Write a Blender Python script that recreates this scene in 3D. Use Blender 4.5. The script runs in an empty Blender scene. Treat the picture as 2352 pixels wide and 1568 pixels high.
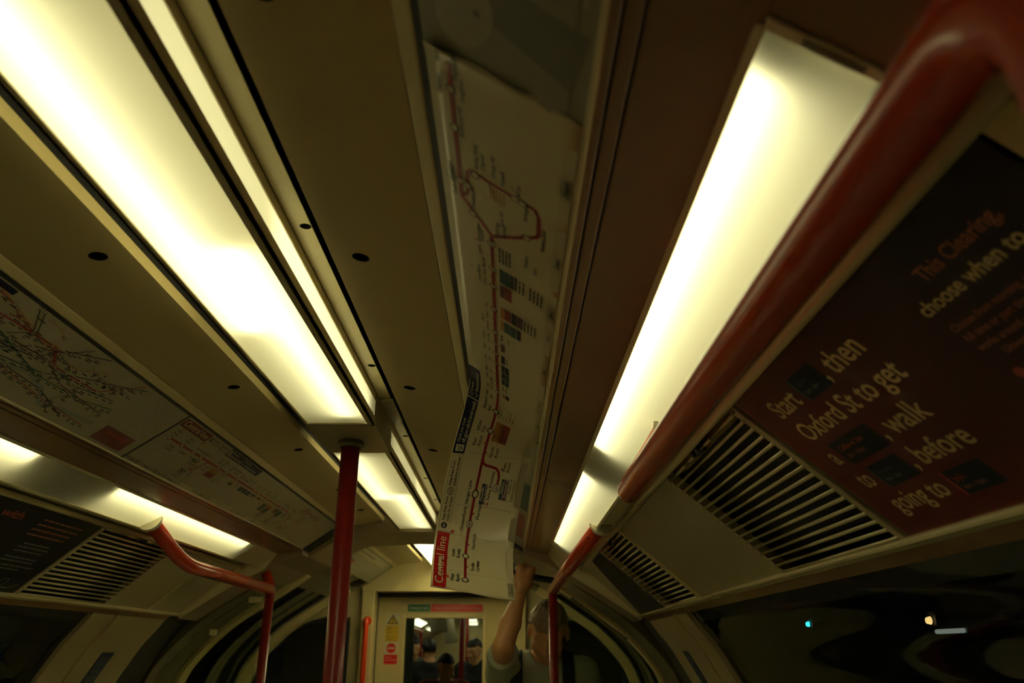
import bpy, bmesh, math, random
import numpy as np
from mathutils import Vector, Matrix

random.seed(7)
SC = bpy.context.scene
COL = SC.collection
EYE = 1.55                      # camera height above the floor; section heights below are relative to it

# ------------------------------------------------------------------ camera, world, exposure
cam_data = bpy.data.cameras.new('camera')
cam = bpy.data.objects.new('camera', cam_data)
COL.objects.link(cam)
cam_data.sensor_width = 36.0
cam_data.lens = 28.014
cam_data.clip_start = 0.02
_vp = Vector((1167.483 - 1176.0, -(1497.514 - 784.0), 1830.24)).normalized()
_lt = Vector((math.cos(0.002983), -math.sin(0.002983), 0.0))
_lt = (_lt - _vp * _lt.dot(_vp)).normalized()
_up = _lt.cross(_vp)
if _up.y < 0: _up = -_up
# rows are the world axes seen from the camera (right, up, forward)
_R = Matrix((_lt, _vp, _up))
right, up, fwd = _R.col[0], _R.col[1], _R.col[2]
M = Matrix((( right.x, up.x, -fwd.x), (right.y, up.y, -fwd.y), (right.z, up.z, -fwd.z))).to_4x4()
M.translation = Vector((0.42, 0.0, EYE))
cam.matrix_world = M
cam_data.dof.use_dof = True
cam_data.dof.focus_distance = 1.72
cam_data.dof.aperture_fstop = 5.0
SC.camera = cam

world = bpy.data.worlds.new('world')
SC.world = world
world.use_nodes = True
world.node_tree.nodes['Background'].inputs[0].default_value = (0.004, 0.006, 0.010, 1)
world.node_tree.nodes['Background'].inputs[1].default_value = 1.0
SC.view_settings.view_transform = 'Standard'
SC.view_settings.look = 'None'
SC.view_settings.gamma = 1.0
SC.view_settings.use_curve_mapping = False
SC.view_settings.exposure = 0.3
SC.cycles.max_bounces = 8
SC.cycles.diffuse_bounces = 4
SC.cycles.glossy_bounces = 3
SC.cycles.transmission_bounces = 4
SC.cycles.transparent_max_bounces = 12
SC.cycles.sample_clamp_indirect = 6.0
SC.cycles.use_denoising = True

TUBE_MAIN = 8.2     # brightness of the ceiling fluorescents
TUBE_SIDE = 7.6     # brightness of the fluorescents over the side panels
NEXT_CAR = 2.6       # lit covers in the next carriage
LAMP = (1.0, 0.965, 0.57)

# ------------------------------------------------------------------ materials
def node_mat(name):
    m = bpy.data.materials.new(name); m.use_nodes = True
    nt = m.node_tree; nt.nodes.clear()
    out = nt.nodes.new('ShaderNodeOutputMaterial')
    return m, nt, out

def paint(name, col, rough=0.45, spec=0.5, metal=0.0, var=0.06, bump=0.0, scale=6.0, coat=0.0, bscale=220.0):
    m, nt, out = node_mat(name)
    b = nt.nodes.new('ShaderNodeBsdfPrincipled')
    nt.links.new(b.outputs[0], out.inputs[0])
    b.inputs['Roughness'].default_value = rough
    b.inputs['Metallic'].default_value = metal
    b.inputs['Specular IOR Level'].default_value = spec
    b.inputs['Coat Weight'].default_value = coat
    b.inputs['Coat Roughness'].default_value = 0.12
    tc = nt.nodes.new('ShaderNodeTexCoord')
    nz = nt.nodes.new('ShaderNodeTexNoise'); nz.inputs['Scale'].default_value = scale; nz.inputs['Detail'].default_value = 5
    nt.links.new(tc.outputs['Object'], nz.inputs['Vector'])
    mx = nt.nodes.new('ShaderNodeMix'); mx.data_type = 'RGBA'
    a = [max(0, c * (1 - var)) for c in col]; bb = [min(1, c * (1 + var)) for c in col]
    mx.inputs['A'].default_value = (*a, 1); mx.inputs['B'].default_value = (*bb, 1)
    nt.links.new(nz.outputs['Fac'], mx.inputs['Factor'])
    nt.links.new(mx.outputs['Result'], b.inputs['Base Color'])
    if bump > 0:
        n2 = nt.nodes.new('ShaderNodeTexNoise'); n2.inputs['Scale'].default_value = bscale; n2.inputs['Detail'].default_value = 2
        nt.links.new(tc.outputs['Object'], n2.inputs['Vector'])
        bp = nt.nodes.new('ShaderNodeBump'); bp.inputs['Strength'].default_value = bump; bp.inputs['Distance'].default_value = 0.001
        nt.links.new(n2.outputs['Fac'], bp.inputs['Height'])
        nt.links.new(bp.outputs[0], b.inputs['Normal'])
    return m

def glow(name, col, strength):
    m, nt, out = node_mat(name)
    e = nt.nodes.new('ShaderNodeEmission'); e.inputs[0].default_value = (*col, 1); e.inputs[1].default_value = strength
    nt.links.new(e.outputs[0], out.inputs[0])
    return m

def fresnel(nt, ior):
    # same reflectance from either side of a thin sheet
    g = nt.nodes.new('ShaderNodeNewGeometry'); ma = nt.nodes.new('ShaderNodeMath'); ma.operation = 'MULTIPLY_ADD'
    ma.inputs[1].default_value = 1 / ior - ior; ma.inputs[2].default_value = ior
    fr = nt.nodes.new('ShaderNodeFresnel')
    nt.links.new(g.outputs['Backfacing'], ma.inputs[0]); nt.links.new(ma.outputs[0], fr.inputs['IOR'])
    return fr

def diffuser_mat(name, col=(0.86, 0.83, 0.70)):
    m, nt, out = node_mat(name)
    tr = nt.nodes.new('ShaderNodeBsdfTranslucent'); tr.inputs[0].default_value = (*col, 1)
    df = nt.nodes.new('ShaderNodeBsdfDiffuse'); df.inputs[0].default_value = (0.75, 0.72, 0.6, 1)
    mx = nt.nodes.new('ShaderNodeMixShader'); mx.inputs[0].default_value = 0.28
    gl = nt.nodes.new('ShaderNodeBsdfGlossy'); gl.inputs['Roughness'].default_value = 0.24
    fr = fresnel(nt, 1.45)
    m2 = nt.nodes.new('ShaderNodeMixShader')
    nt.links.new(tr.outputs[0], mx.inputs[1]); nt.links.new(df.outputs[0], mx.inputs[2])
    nt.links.new(fr.outputs[0], m2.inputs[0]); nt.links.new(mx.outputs[0], m2.inputs[1]); nt.links.new(gl.outputs[0], m2.inputs[2])
    nt.links.new(m2.outputs[0], out.inputs[0])
    return m

def glass_mat(name, tint=(0.75, 0.8, 0.78), rough=0.02, ior=1.28):
    m, nt, out = node_mat(name)
    tp = nt.nodes.new('ShaderNodeBsdfTransparent'); tp.inputs[0].default_value = (*tint, 1)
    gl = nt.nodes.new('ShaderNodeBsdfGlossy'); gl.inputs['Roughness'].default_value = rough
    fr = fresnel(nt, ior)
    mx = nt.nodes.new('ShaderNodeMixShader')
    nt.links.new(fr.outputs[0], mx.inputs[0]); nt.links.new(tp.outputs[0], mx.inputs[1]); nt.links.new(gl.outputs[0], mx.inputs[2])
    nt.links.new(mx.outputs[0], out.inputs[0])
    return m

MT = {}
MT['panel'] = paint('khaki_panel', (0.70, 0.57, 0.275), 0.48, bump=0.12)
MT['cream'] = paint('cream_trim', (0.80, 0.67, 0.34), 0.38, bump=0.08)
MT['cream_light'] = paint('pale_cream', (0.88, 0.80, 0.52), 0.26)
MT['recess'] = paint('recess_paint', (0.58, 0.50, 0.27), 0.4)
MT['brown'] = paint('brown_and_shade', (0.27, 0.150, 0.068), 0.26, bump=0.05, coat=0.25)  # on band and near covers, shade and red rail reflection put into the colour
MT['grey_metal'] = paint('grey_metal', (0.60, 0.52, 0.32), 0.34, metal=0.0)
MT['grey_panel'] = paint('grey_panel', (0.52, 0.455, 0.26), 0.30, bump=0.12, coat=0.2)
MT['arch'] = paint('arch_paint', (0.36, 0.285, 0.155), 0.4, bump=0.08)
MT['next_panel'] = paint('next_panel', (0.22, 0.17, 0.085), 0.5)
MT['notice_blue'] = paint('notice_blue', (0.022, 0.045, 0.13), 0.4, var=0)
MT['alu'] = paint('aluminium', (0.84, 0.75, 0.46), 0.26, metal=0.2, coat=0.3)
MT['steel'] = paint('steel', (0.94, 0.86, 0.54), 0.2, metal=0.3, coat=0.8)
MT['dark'] = paint('dark_gap', (0.012, 0.012, 0.013), 0.6)
MT['rubber'] = paint('black_rubber', (0.016, 0.017, 0.020), 0.45)
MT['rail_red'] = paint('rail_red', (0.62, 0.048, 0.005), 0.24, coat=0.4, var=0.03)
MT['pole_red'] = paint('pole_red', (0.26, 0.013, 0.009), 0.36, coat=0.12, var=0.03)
MT['white_plastic'] = paint('white_plastic', (0.78, 0.72, 0.55), 0.35)
MT['reflector'] = paint('reflector', (0.40, 0.39, 0.30), 0.5)
MT['reflector_side'] = paint('reflector_side', (0.20, 0.19, 0.13), 0.6)
MT['diffuser'] = diffuser_mat('diffuser')
MT['tube_main'] = glow('tube_glow', LAMP, TUBE_MAIN)
MT['tube_far'] = glow('tube_glow_far', LAMP, TUBE_MAIN * 4.2)
MT['tube_side'] = glow('tube_glow_side', LAMP, TUBE_SIDE)
MT['tube_worn'] = glow('tube_glow_worn', (1.0, 0.93, 0.50), TUBE_SIDE * 0.8)
MT['tube_cap'] = paint('tube_cap', (0.55, 0.55, 0.5), 0.4, metal=0.5)
MT['next_lamp'] = glow('next_lamp', (1.0, 0.93, 0.55), NEXT_CAR)
MT['glass'] = glass_mat('window_glass')
MT['screen_glass'] = glass_mat('screen_glass', (0.86, 0.90, 0.84), 0.03)
MT['olive'] = paint('olive_metal', (0.20, 0.185, 0.095), 0.34, metal=0.35, bump=0.1)
MT['body_side'] = paint('body_side', (0.56, 0.47, 0.26), 0.42, bump=0.06)
MT['floor'] = paint('floor_vinyl', (0.74, 0.70, 0.60), 0.5, var=0.1, scale=60)
MT['tunnel'] = paint('tunnel_wall', (0.030, 0.030, 0.032), 0.8, var=0.4, scale=3)
MT['map_white'] = paint('map_paper', (0.66, 0.57, 0.36), 0.30, var=0.03, coat=0.25)
MT['map_aged'] = paint('aged_paper', (0.40, 0.36, 0.24), 0.35, var=0.10, scale=9)
MT['map_dirty'] = paint('dirty_paper', (0.30, 0.28, 0.19), 0.35, var=0.12, scale=9)
MT['ink_red'] = paint('ink_red', (0.50, 0.008, 0.010), 0.35, var=0)
MT['ink_line'] = paint('ink_line_red', (0.30, 0.010, 0.016), 0.35, var=0)
MT['ink_dark'] = paint('ink_dark', (0.018, 0.017, 0.022), 0.4, var=0)
MT['ink_blue'] = paint('ink_blue', (0.008, 0.013, 0.055), 0.4, var=0)
MT['ink_teal'] = paint('ink_teal', (0.008, 0.062, 0.070), 0.4, var=0)
MT['ink_brown'] = paint('ink_brown', (0.26, 0.035, 0.03), 0.4, var=0)
MT['ink_orange'] = paint('ink_orange', (0.46, 0.20, 0.035), 0.4, var=0)
MT['ink_grey'] = paint('ink_grey', (0.57, 0.50, 0.32), 0.4, var=0)
MT['ink_midgrey'] = paint('ink_midgrey', (0.20, 0.19, 0.14), 0.4, var=0)
MT['ink_cream'] = paint('ink_cream', (0.68, 0.62, 0.44), 0.4, var=0)
MT['ink_river'] = paint('ink_river', (0.27, 0.30, 0.24), 0.4, var=0)
MT['ink_purple'] = paint('ink_purple', (0.085, 0.02, 0.05), 0.4, var=0)
MT['ink_green'] = paint('ink_green', (0.012, 0.10, 0.045), 0.4, var=0)
MT['sign_yellow'] = paint('sign_yellow', (0.60, 0.40, 0.02), 0.4, var=0)
def graded_print(name, a, b, y0, y1, x0, x1):
    # printed colour wash of the advert: red at its left end running to black at its right end and top
    m, nt, out = node_mat(name); bs = nt.nodes.new('ShaderNodeBsdfPrincipled'); bs.inputs['Roughness'].default_value = 0.35; bs.inputs['Specular IOR Level'].default_value = 0.3
    tc = nt.nodes.new('ShaderNodeTexCoord'); sp = nt.nodes.new('ShaderNodeSeparateXYZ'); nt.links.new(tc.outputs['Object'], sp.inputs[0])
    my = nt.nodes.new('ShaderNodeMapRange'); my.inputs['From Min'].default_value = y0; my.inputs['From Max'].default_value = y1; nt.links.new(sp.outputs['Y'], my.inputs['Value'])
    mx_ = nt.nodes.new('ShaderNodeMapRange'); mx_.inputs['From Min'].default_value = x0; mx_.inputs['From Max'].default_value = x1; nt.links.new(sp.outputs['X'], mx_.inputs['Value'])
    ad_ = nt.nodes.new('ShaderNodeMath'); ad_.operation = 'MULTIPLY_ADD'; ad_.inputs[1].default_value = 0.45; ad_.use_clamp = True
    nt.links.new(mx_.outputs[0], ad_.inputs[0]); nt.links.new(my.outputs[0], ad_.inputs[2])
    mm = nt.nodes.new('ShaderNodeMix'); mm.data_type = 'RGBA'; mm.inputs['A'].default_value = (*a, 1); mm.inputs['B'].default_value = (*b, 1)
    nt.links.new(ad_.outputs[0], mm.inputs['Factor']); nt.links.new(mm.outputs['Result'], bs.inputs['Base Color']); nt.links.new(bs.outputs[0], out.inputs[0])
    return m
MT['ad_red'] = graded_print('ad_red', (0.008, 0.008, 0.010), (0.150, 0.0075, 0.010), 0.62, 1.12, 0.74, 0.98)
MT['ink_red_dim'] = paint('ink_red_dim', (0.15, 0.006, 0.008), 0.35, var=0)  # red ink darkened for the dimmer light on the left maps
MT['ad_edge'] = paint('ad_edge', (0.24, 0.020, 0.008), 0.35, var=0)
MT['ad_black'] = paint('ad_black', (0.006, 0.0065, 0.008), 0.4, spec=0.2, var=0.05)
MT['ad_navy'] = paint('ad_navy', (0.004, 0.010, 0.016), 0.4, spec=0.2, var=0)
MT['ad_blue_edge'] = paint('ad_blue_edge', (0.035, 0.085, 0.13), 0.35, var=0)
MT['ad_text'] = paint('ad_text', (0.84, 0.62, 0.29), 0.35, var=0)
MT['ad_text_dim'] = paint('ad_text_dim', (0.42, 0.13, 0.07), 0.35, var=0)
MT['ad_orange'] = paint('ad_orange', (0.50, 0.060, 0.022), 0.35, var=0)
MT['ad_grey'] = paint('ad_grey', (0.20, 0.22, 0.19), 0.35, var=0)
MT['ad_teal_txt'] = paint('ad_teal_text', (0.03, 0.06, 0.075), 0.35, var=0)
MT['residue'] = paint('residue', (0.13, 0.115, 0.085), 0.7, var=0.5, scale=90)
MT['film'] = paint('dark_film', (0.012, 0.009, 0.011), 0.55, var=0.3, scale=12)
MT['skin'] = paint('skin', (0.72, 0.37, 0.16), 0.45, var=0.06, scale=30)
MT['hair'] = paint('hair', (0.30, 0.23, 0.135), 0.5, var=0.55, scale=70, bump=0.6, bscale=160)
MT['shirt'] = paint('sage_shirt', (0.46, 0.50, 0.36), 0.8, var=0.08, bump=0.4)
MT['strap'] = paint('navy_webbing', (0.020, 0.038, 0.052), 0.7, var=0.1, bump=0.3)
MT['trousers'] = paint('dark_trousers', (0.03, 0.03, 0.036), 0.8)
MT['shoe'] = paint('dark_shoe', (0.02, 0.018, 0.016), 0.5)
MT['eye'] = paint('eye', (0.55, 0.5, 0.42), 0.2, var=0)

# ------------------------------------------------------------------ helpers
def link_mesh(name, verts, faces, mat, parent=None, idx=None, smooth=False):
    me = bpy.data.meshes.new(name)
    me.from_pydata([tuple(v) for v in verts], [], [tuple(f) for f in faces])
    mats = mat if isinstance(mat, (list, tuple)) else [mat]
    for m in mats: me.materials.append(MT[m] if isinstance(m, str) else m)
    if idx is not None:
        me.polygons.foreach_set('material_index', list(idx))
    if smooth:
        me.polygons.foreach_set('use_smooth', [True] * len(me.polygons))
    me.update()
    o = bpy.data.objects.new(name, me)
    COL.objects.link(o)
    if parent is not None: under(o, parent)
    return o

class MB:
    """collects simple solids and links them as one mesh"""
    def __init__(s): s.v = []; s.f = []; s.i = []; s.mi = 0
    def add(s, verts, faces):
        b = len(s.v); s.v += [tuple(p) for p in verts]; s.f += [tuple(b + k for k in f) for f in faces]; s.i += [s.mi] * len(faces)
        return s
    def box(s, x0, x1, y0, y1, z0, z1):
        P = [(x0,y0,z0),(x1,y0,z0),(x1,y1,z0),(x0,y1,z0),(x0,y0,z1),(x1,y0,z1),(x1,y1,z1),(x0,y1,z1)]
        return s.add(P, [(0,3,2,1),(4,5,6,7),(0,1,5,4),(1,2,6,5),(2,3,7,6),(3,0,4,7)])
    def prism(s, sec, y0, y1):
        """closed section [(x, z)] swept along the carriage"""
        n = len(sec)
        P = [(x, y0, z + EYE) for x, z in sec] + [(x, y1, z + EYE) for x, z in sec]
        F = [(k, (k+1) % n, n + (k+1) % n, n + k) for k in range(n)]
        F += [tuple(range(n - 1, -1, -1)), tuple(range(n, 2 * n))]
        return s.add(P, F)
    def slab(s, p0, p1, y0, y1, t, out=1):
        """plate whose room side is the line p0-p1 of the section; t metres thick away from the room"""
        dx, dz = p1[0] - p0[0], p1[1] - p0[1]; L = math.hypot(dx, dz) or 1
        nx, nz = -dz / L, dx / L
        cx, cz = (p0[0] + p1[0]) / 2, (p0[1] + p1[1]) / 2
        if nx * cx + nz * (cz + 0.3) < 0: nx, nz = -nx, -nz
        nx *= t * out; nz *= t * out
        return s.prism([p0, p1, (p1[0] + nx, p1[1] + nz), (p0[0] + nx, p0[1] + nz)], y0, y1)
    def sheet(s, pts, y0, y1):
        """open strip through section points (a thin sheet)"""
        n = len(pts)
        P = [(x, y0, z + EYE) for x, z in pts] + [(x, y1, z + EYE) for x, z in pts]
        return s.add(P, [(k, k + 1, n + k + 1, n + k) for k in range(n - 1)])
    def shell(s, pts, y0, y1, t):
        """open section with thickness t on the outside"""
        o = offset_section(pts, t)
        return s.prism(list(pts) + list(reversed(o)), y0, y1) if False else s._quads(pts, o, y0, y1)
    def _quads(s, a, b, y0, y1):
        for k in range(len(a) - 1):
            s.prism([a[k], a[k+1], b[k+1], b[k]], y0, y1)
        return s
    def tube(s, pts, r, n=16, cap=True):
        P, F = sweep(pts, r, n, cap); return s.add(P, F)
    def ribbon(s, pts, y0, y1, t):
        """smooth curved plate: one continuous face on either side"""
        o = offset_section(pts, t)
        for L in (pts, o): s.sheet(L, y0, y1)
        s._edges(pts, o, y0, y1); return s
    def _edges(s, a, b, y0, y1):
        for y in (y0, y1):
            for k in range(len(a) - 1):
                s.add([(a[k][0], y, a[k][1] + EYE), (a[k+1][0], y, a[k+1][1] + EYE), (b[k+1][0], y, b[k+1][1] + EYE), (b[k][0], y, b[k][1] + EYE)], [(0, 1, 2, 3)])
        for k in (0, -1): s.add([(a[k][0], y0, a[k][1] + EYE), (b[k][0], y0, b[k][1] + EYE), (b[k][0], y1, b[k][1] + EYE), (a[k][0], y1, a[k][1] + EYE)], [(0, 1, 2, 3)])
    def build(s, name, mat, parent=None, smooth=False):
        return link_mesh(name, s.v, s.f, mat, parent, s.i, smooth)

def offset_section(pts, t):
    out = []
    for k, p in enumerate(pts):
        a = pts[max(0, k - 1)]; b = pts[min(len(pts) - 1, k + 1)]
        dx, dz = b[0] - a[0], b[1] - a[1]; L = math.hypot(dx, dz) or 1
        nx, nz = -dz / L, dx / L
        if nx * p[0] + nz * (p[1] + 0.3) < 0: nx, nz = -nx, -nz
        out.append((p[0] + nx * t, p[1] + nz * t))
    return out

def sweep(pts, r, n=16, cap=True):
    pts = [Vector(p) for p in pts]
    rs = r if isinstance(r, (list, tuple)) else [r] * len(pts)
    P, F = [], []
    t0 = (pts[1] - pts[0]).normalized()
    ref = Vector((0, 0, 1)) if abs(t0.z) < 0.9 else Vector((1, 0, 0))
    nrm = (ref - t0 * ref.dot(t0)).normalized()
    for k, p in enumerate(pts):
        if k == 0: t = t0
        elif k == len(pts) - 1: t = (pts[k] - pts[k-1]).normalized()
        else: t = ((pts[k] - pts[k-1]).normalized() + (pts[k+1] - pts[k]).normalized()).normalized()
        nrm = (nrm - t * nrm.dot(t)).normalized(); bn = t.cross(nrm)
        for j in range(n):
            a = 2 * math.pi * j / n
            P.append(p + (nrm * math.cos(a) + bn * math.sin(a)) * rs[k])
    for k in range(len(pts) - 1):
        for j in range(n):
            F.append((k*n + j, k*n + (j+1) % n, (k+1)*n + (j+1) % n, (k+1)*n + j))
    if cap:
        F.append(tuple(range(n - 1, -1, -1))); F.append(tuple(range((len(pts)-1)*n, len(pts)*n)))
    return P, F

def fillet(pts, rad, seg=8):
    """round the inner corners of a polyline"""
    pts = [Vector(p) for p in pts]; out = [pts[0]]
    for k in range(1, len(pts) - 1):
        a, b, c = pts[k-1], pts[k], pts[k+1]
        d1, d2 = (a - b), (c - b); l = min(rad, d1.length * 0.48, d2.length * 0.48)
        p, q = b + d1.normalized() * l, b + d2.normalized() * l
        for j in range(seg + 1):
            t = j / seg
            out.append(p * (1-t)**2 + b * 2*t*(1-t) + q * t*t)
    out.append(pts[-1]); return out

def empty(name, loc=(0, 0, 0)):
    o = bpy.data.objects.new(name, None); o.empty_display_size = 0.05
    COL.objects.link(o); o.location = loc
    return o

def under(child, parent):
    child.parent = parent
    child.matrix_parent_inverse = Matrix.Translation(parent.location).inverted()
    return child

def tag(o, label, cat, group=None):
    o['label'] = label; o['category'] = cat
    if group: o['group'] = group
    return o

def struct(o):
    o['kind'] = 'structure'; return o

def mir(pts): return [(-x, z) for x, z in pts]

# ------------------------------------------------------------------ section of the carriage (x, height above the camera)
CC = (0.1505, 0.5571); CI = (0.3134, 0.5332); MI = (0.3396, 0.5202); MO = (0.4841, 0.4211)
LI = (0.5927, 0.3981); LO = (0.6789, 0.3441); AT = (0.7447, 0.3427); AB = (0.9830, 0.1422)
BODY = [(1.005, 0.125), (1.035, 0.085), (1.0875, 0.020), (1.130, -0.050), (1.165, -0.110), (1.200, -0.200),
        (1.235, -0.320), (1.255, -0.500), (1.260, -0.700), (1.240, -1.100), (1.200, -1.550)]
BODY_UP = [(0.484, 0.421), (0.600, 0.370), (0.700, 0.300), (0.820, 0.222), (0.950, 0.135), (1.055, 0.038)] + BODY[3:]
def smooth_section(pts, n=5):
    out = []
    for k in range(len(pts) - 1):
        p0, p1, p2, p3 = pts[max(0, k-1)], pts[k], pts[k+1], pts[min(len(pts)-1, k+2)]
        for j in range(n):
            t = j / n
            out.append(tuple(0.5 * (2*p1[i] + (p2[i]-p0[i])*t + (2*p0[i]-5*p1[i]+4*p2[i]-p3[i])*t*t + (3*p1[i]-p0[i]-3*p2[i]+p3[i])*t**3) for i in (0, 1)))
    return out + [pts[-1]]
def lerp(a, b, t): return tuple(a[k] + (b[k] - a[k]) * t for k in range(len(a)))
SLOPE_AD = math.hypot(AB[0] - AT[0], AB[1] - AT[1]); W_MAP = math.hypot(MO[0] - MI[0], MO[1] - MI[1])
Y_BACK, Y_END = -4.4, 5.48

# ------------------------------------------------------------------ the shell of the carriage
RIB0, RIB1 = 3.60, 4.18
def holed_panel(p0, p1, y0, y1, holes, mb, r=0.0135, depth=0.02):
    """ceiling plate between two section points with round openings at (fraction across, y)"""
    L = math.hypot(p1[0]-p0[0], p1[1]-p0[1]); ux, uz = (p1[0]-p0[0]) / L, (p1[1]-p0[1]) / L
    nx, nz = -uz, ux
    if nz < 0: nx, nz = -nx, -nz
    def P(u, y, d=0.0): return (p0[0] + ux*u + nx*d, y, p0[1] + uz*u + nz*d + EYE)
    def quad(u0, u1, a, b):
        mb.add([P(u0,a), P(u1,a), P(u1,b), P(u0,b)], [(0,1,2,3)])
    yc = y0; a = r * 1.8
    for u, hy in sorted(holes, key=lambda h: h[1]):
        u *= L
        quad(0, L, yc, hy - a); quad(0, u - a, hy - a, hy + a); quad(u + a, L, hy - a, hy + a)
        n = 24; ring, sq, top = [], [], []
        for k in range(n):
            t = 2*math.pi*k/n; c, s_ = math.cos(t), math.sin(t); m = max(abs(c), abs(s_))
            ring.append(P(u + r*c, hy + r*s_)); sq.append(P(u + a*c/m, hy + a*s_/m)); top.append(P(u + r*c, hy + r*s_, depth))
        V = ring + sq + top
        F = [(k, (k+1)%n, n + (k+1)%n, n + k) for k in range(n)] + []
        b = mb.mi; mb.add(V, F)
        # corner triangles of the square
        for sx in (-1, 1):
            for sy in (-1, 1):
                pass
        mb.mi = 1; mb.add(ring + top, [tuple(range(n, 2*n))] + [(k, (k+1)%n, n + (k+1)%n, n + k) for k in range(n)]); mb.mi = b
        yc = hy + a
    quad(0, L, yc, y1)
    # upper skin and edges give the plate its thickness
    t = depth + 0.004
    mb.add([P(0,y0,t), P(L,y0,t), P(L,y1,t), P(0,y1,t), P(0,y0), P(L,y0), P(L,y1), P(0,y1)],
           [(0,1,2,3), (0,4,7,3), (1,5,6,2), (0,1,5,4), (3,2,6,7)])

HY = [0.05, 0.55, 1.068, 1.700, 2.291, 2.90, 3.35]
hf = (0.1966 - CC[0]) / (CI[0] - CC[0])
for side, nm in ((-1, 'left'), (1, 'right')):
    S = (lambda p: p) if side == 1 else (lambda p: (-p[0], p[1]))
    mb = MB()
    holed_panel(S(CC), S(CI), Y_BACK, 3.70, [(hf, y) for y in HY], mb)
    struct(mb.build('ceiling' , ['panel', 'dark']))
    # raised recess beside the centre light, with its own row of holes
    mb = MB()
    holed_panel(S((0.088, 0.603)), S((0.122, 0.603)), Y_BACK, 1.955, [(0.98 * 0.62, y) for y in HY[1:4]], mb, r=0.009)
    holed_panel(S((0.088, 0.603)), S((0.122, 0.603)), 2.155, 3.70, [(0.62, y) for y in (2.33, 2.95, 3.40)], mb, r=0.009)
    mb.slab(S((0.088, 0.600)), S((0.122, 0.600)), 1.955, 2.150, 0.01)
    struct(mb.build('trim_1' if side == -1 else 'trim_2', ['recess', 'dark']))
    # dark slot next to the ceiling plate
    mb = MB(); mb.slab(S((0.120, 0.640)), S((0.154, 0.640)), Y_BACK, 3.70, 0.01)
    mb.slab(S((0.122, 0.603)), S((0.122, 0.640)), Y_BACK, 3.70, -0.004)
    mb.slab(S((0.1545, 0.575)), S((0.1545, 0.640)), Y_BACK, 3.70, 0.004)
    struct(mb.build('trim_3' if side == -1 else 'trim_4', 'dark'))
    # cream strip between ceiling plate and map, black gasket beside it
    mb = MB(); mb.slab(S((0.3134, 0.5325)), S((0.3325, 0.5225)), Y_BACK, 3.70, 0.012)
    o = struct(mb.build('trim_5' if side == -1 else 'trim_6', 'cream'))
    bv = o.modifiers.new('edge', 'BEVEL'); bv.width = 0.003; bv.segments = 2
    mb = MB(); mb.slab(S((0.3328, 0.5236)), S((0.3412, 0.5190)), Y_BACK, 3.70, 0.02)
    struct(mb.build('trim_7' if side == -1 else 'trim_8', 'rubber'))
    # backing of the map frame
    mb = MB(); mb.slab(S(lerp(MI, MO, 0.01)), S(lerp(MI, MO, 0.985)), Y_BACK, 3.70, 0.02)
    for k in range(len(mb.v)):
        v = mb.v[k]; mb.v[k] = (v[0], v[1], v[2] + 0.004)
    struct(mb.build('trim_9' if side == -1 else 'trim_10', 'grey_metal'))
    # bright lip on the outer edge of the map frame
    mb = MB(); mb.slab(S((0.4826, 0.4195)), S((0.4885, 0.4180)), Y_BACK, 3.70, 0.010)
    o = struct(mb.build('trim_11' if side == -1 else 'trim_12', 'alu'))
    bv = o.modifiers.new('edge', 'BEVEL'); bv.width = 0.002; bv.segments = 2
    # band in three boards with dark seams; shade and rail reflection coloured in brown
    a, b = S((0.4885, 0.4205)), S((0.5927, 0.3981))
    mb = MB()
    for f0, f1 in ((0.0, 0.088), (0.108, 0.232), (0.252, 1.0)):
        mb.slab(lerp(a, b, f0), lerp(a, b, f1), Y_BACK, RIB0, 0.012)
    o = struct(mb.build('trim_13' if side == -1 else 'trim_14', 'brown'))
    bv = o.modifiers.new('edge', 'BEVEL'); bv.width = 0.0012; bv.segments = 1
    mb = MB(); mb.slab(lerp(a, b, -0.02) , lerp(a, b, 1.0), Y_BACK, RIB0, 0.01)
    for k in range(len(mb.v)):
        v = mb.v[k]; mb.v[k] = (v[0], v[1], v[2] + 0.010)
    struct(mb.build('trim_15' if side == -1 else 'trim_16', 'dark'))

# dark end block of the map frame on the left and right
for side in (-1, 1):
    S = (lambda p: p) if side == 1 else (lambda p: (-p[0], p[1]))
    mb = MB(); mb.slab(S(lerp(MI, MO, 0.0)), S(lerp(MI, MO, 0.99)), 3.595, 3.72, 0.02)
    for k in range(len(mb.v)):
        v = mb.v[k]; mb.v[k] = (v[0], v[1], v[2] - 0.006)
    struct(mb.build('trim_17' if side == -1 else 'trim_18', 'dark'))

# bulkhead arch at the far end of the seating bay, and its twin behind the camera
RIBP = [(0.0, 0.512), (0.085, 0.512), (0.30, 0.500), (0.40, 0.452), (0.484, 0.398), (0.595, 0.360), (0.645, 0.330), (0.692, 0.305), (0.80, 0.243), (0.983, 0.128)]
RIBO = [(0.0, 0.70), (0.085, 0.70), (0.30, 0.62), (0.40, 0.56), (0.50, 0.50), (0.62, 0.46), (0.70, 0.42), (0.78, 0.38), (0.90, 0.32), (1.10, 0.20)]
def arch(y0, y1, name, mat):
    mb = MB()
    for side in (-1, 1):
        S = (lambda p: p) if side == 1 else (lambda p: (-p[0], p[1]))
        for k in range(len(RIBP) - 1):
            yy = y0 + (0.11 if k < 4 else 0.0)
            mb.prism([S(RIBP[k]), S(RIBP[k+1]), S(RIBO[k+1]), S(RIBO[k])], yy, y1)
    return struct(mb.build(name, mat))
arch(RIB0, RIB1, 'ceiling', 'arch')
arch(-0.62, 0.02, 'ceiling', 'panel')
arch(Y_BACK, -3.85, 'ceiling', 'panel')

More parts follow.
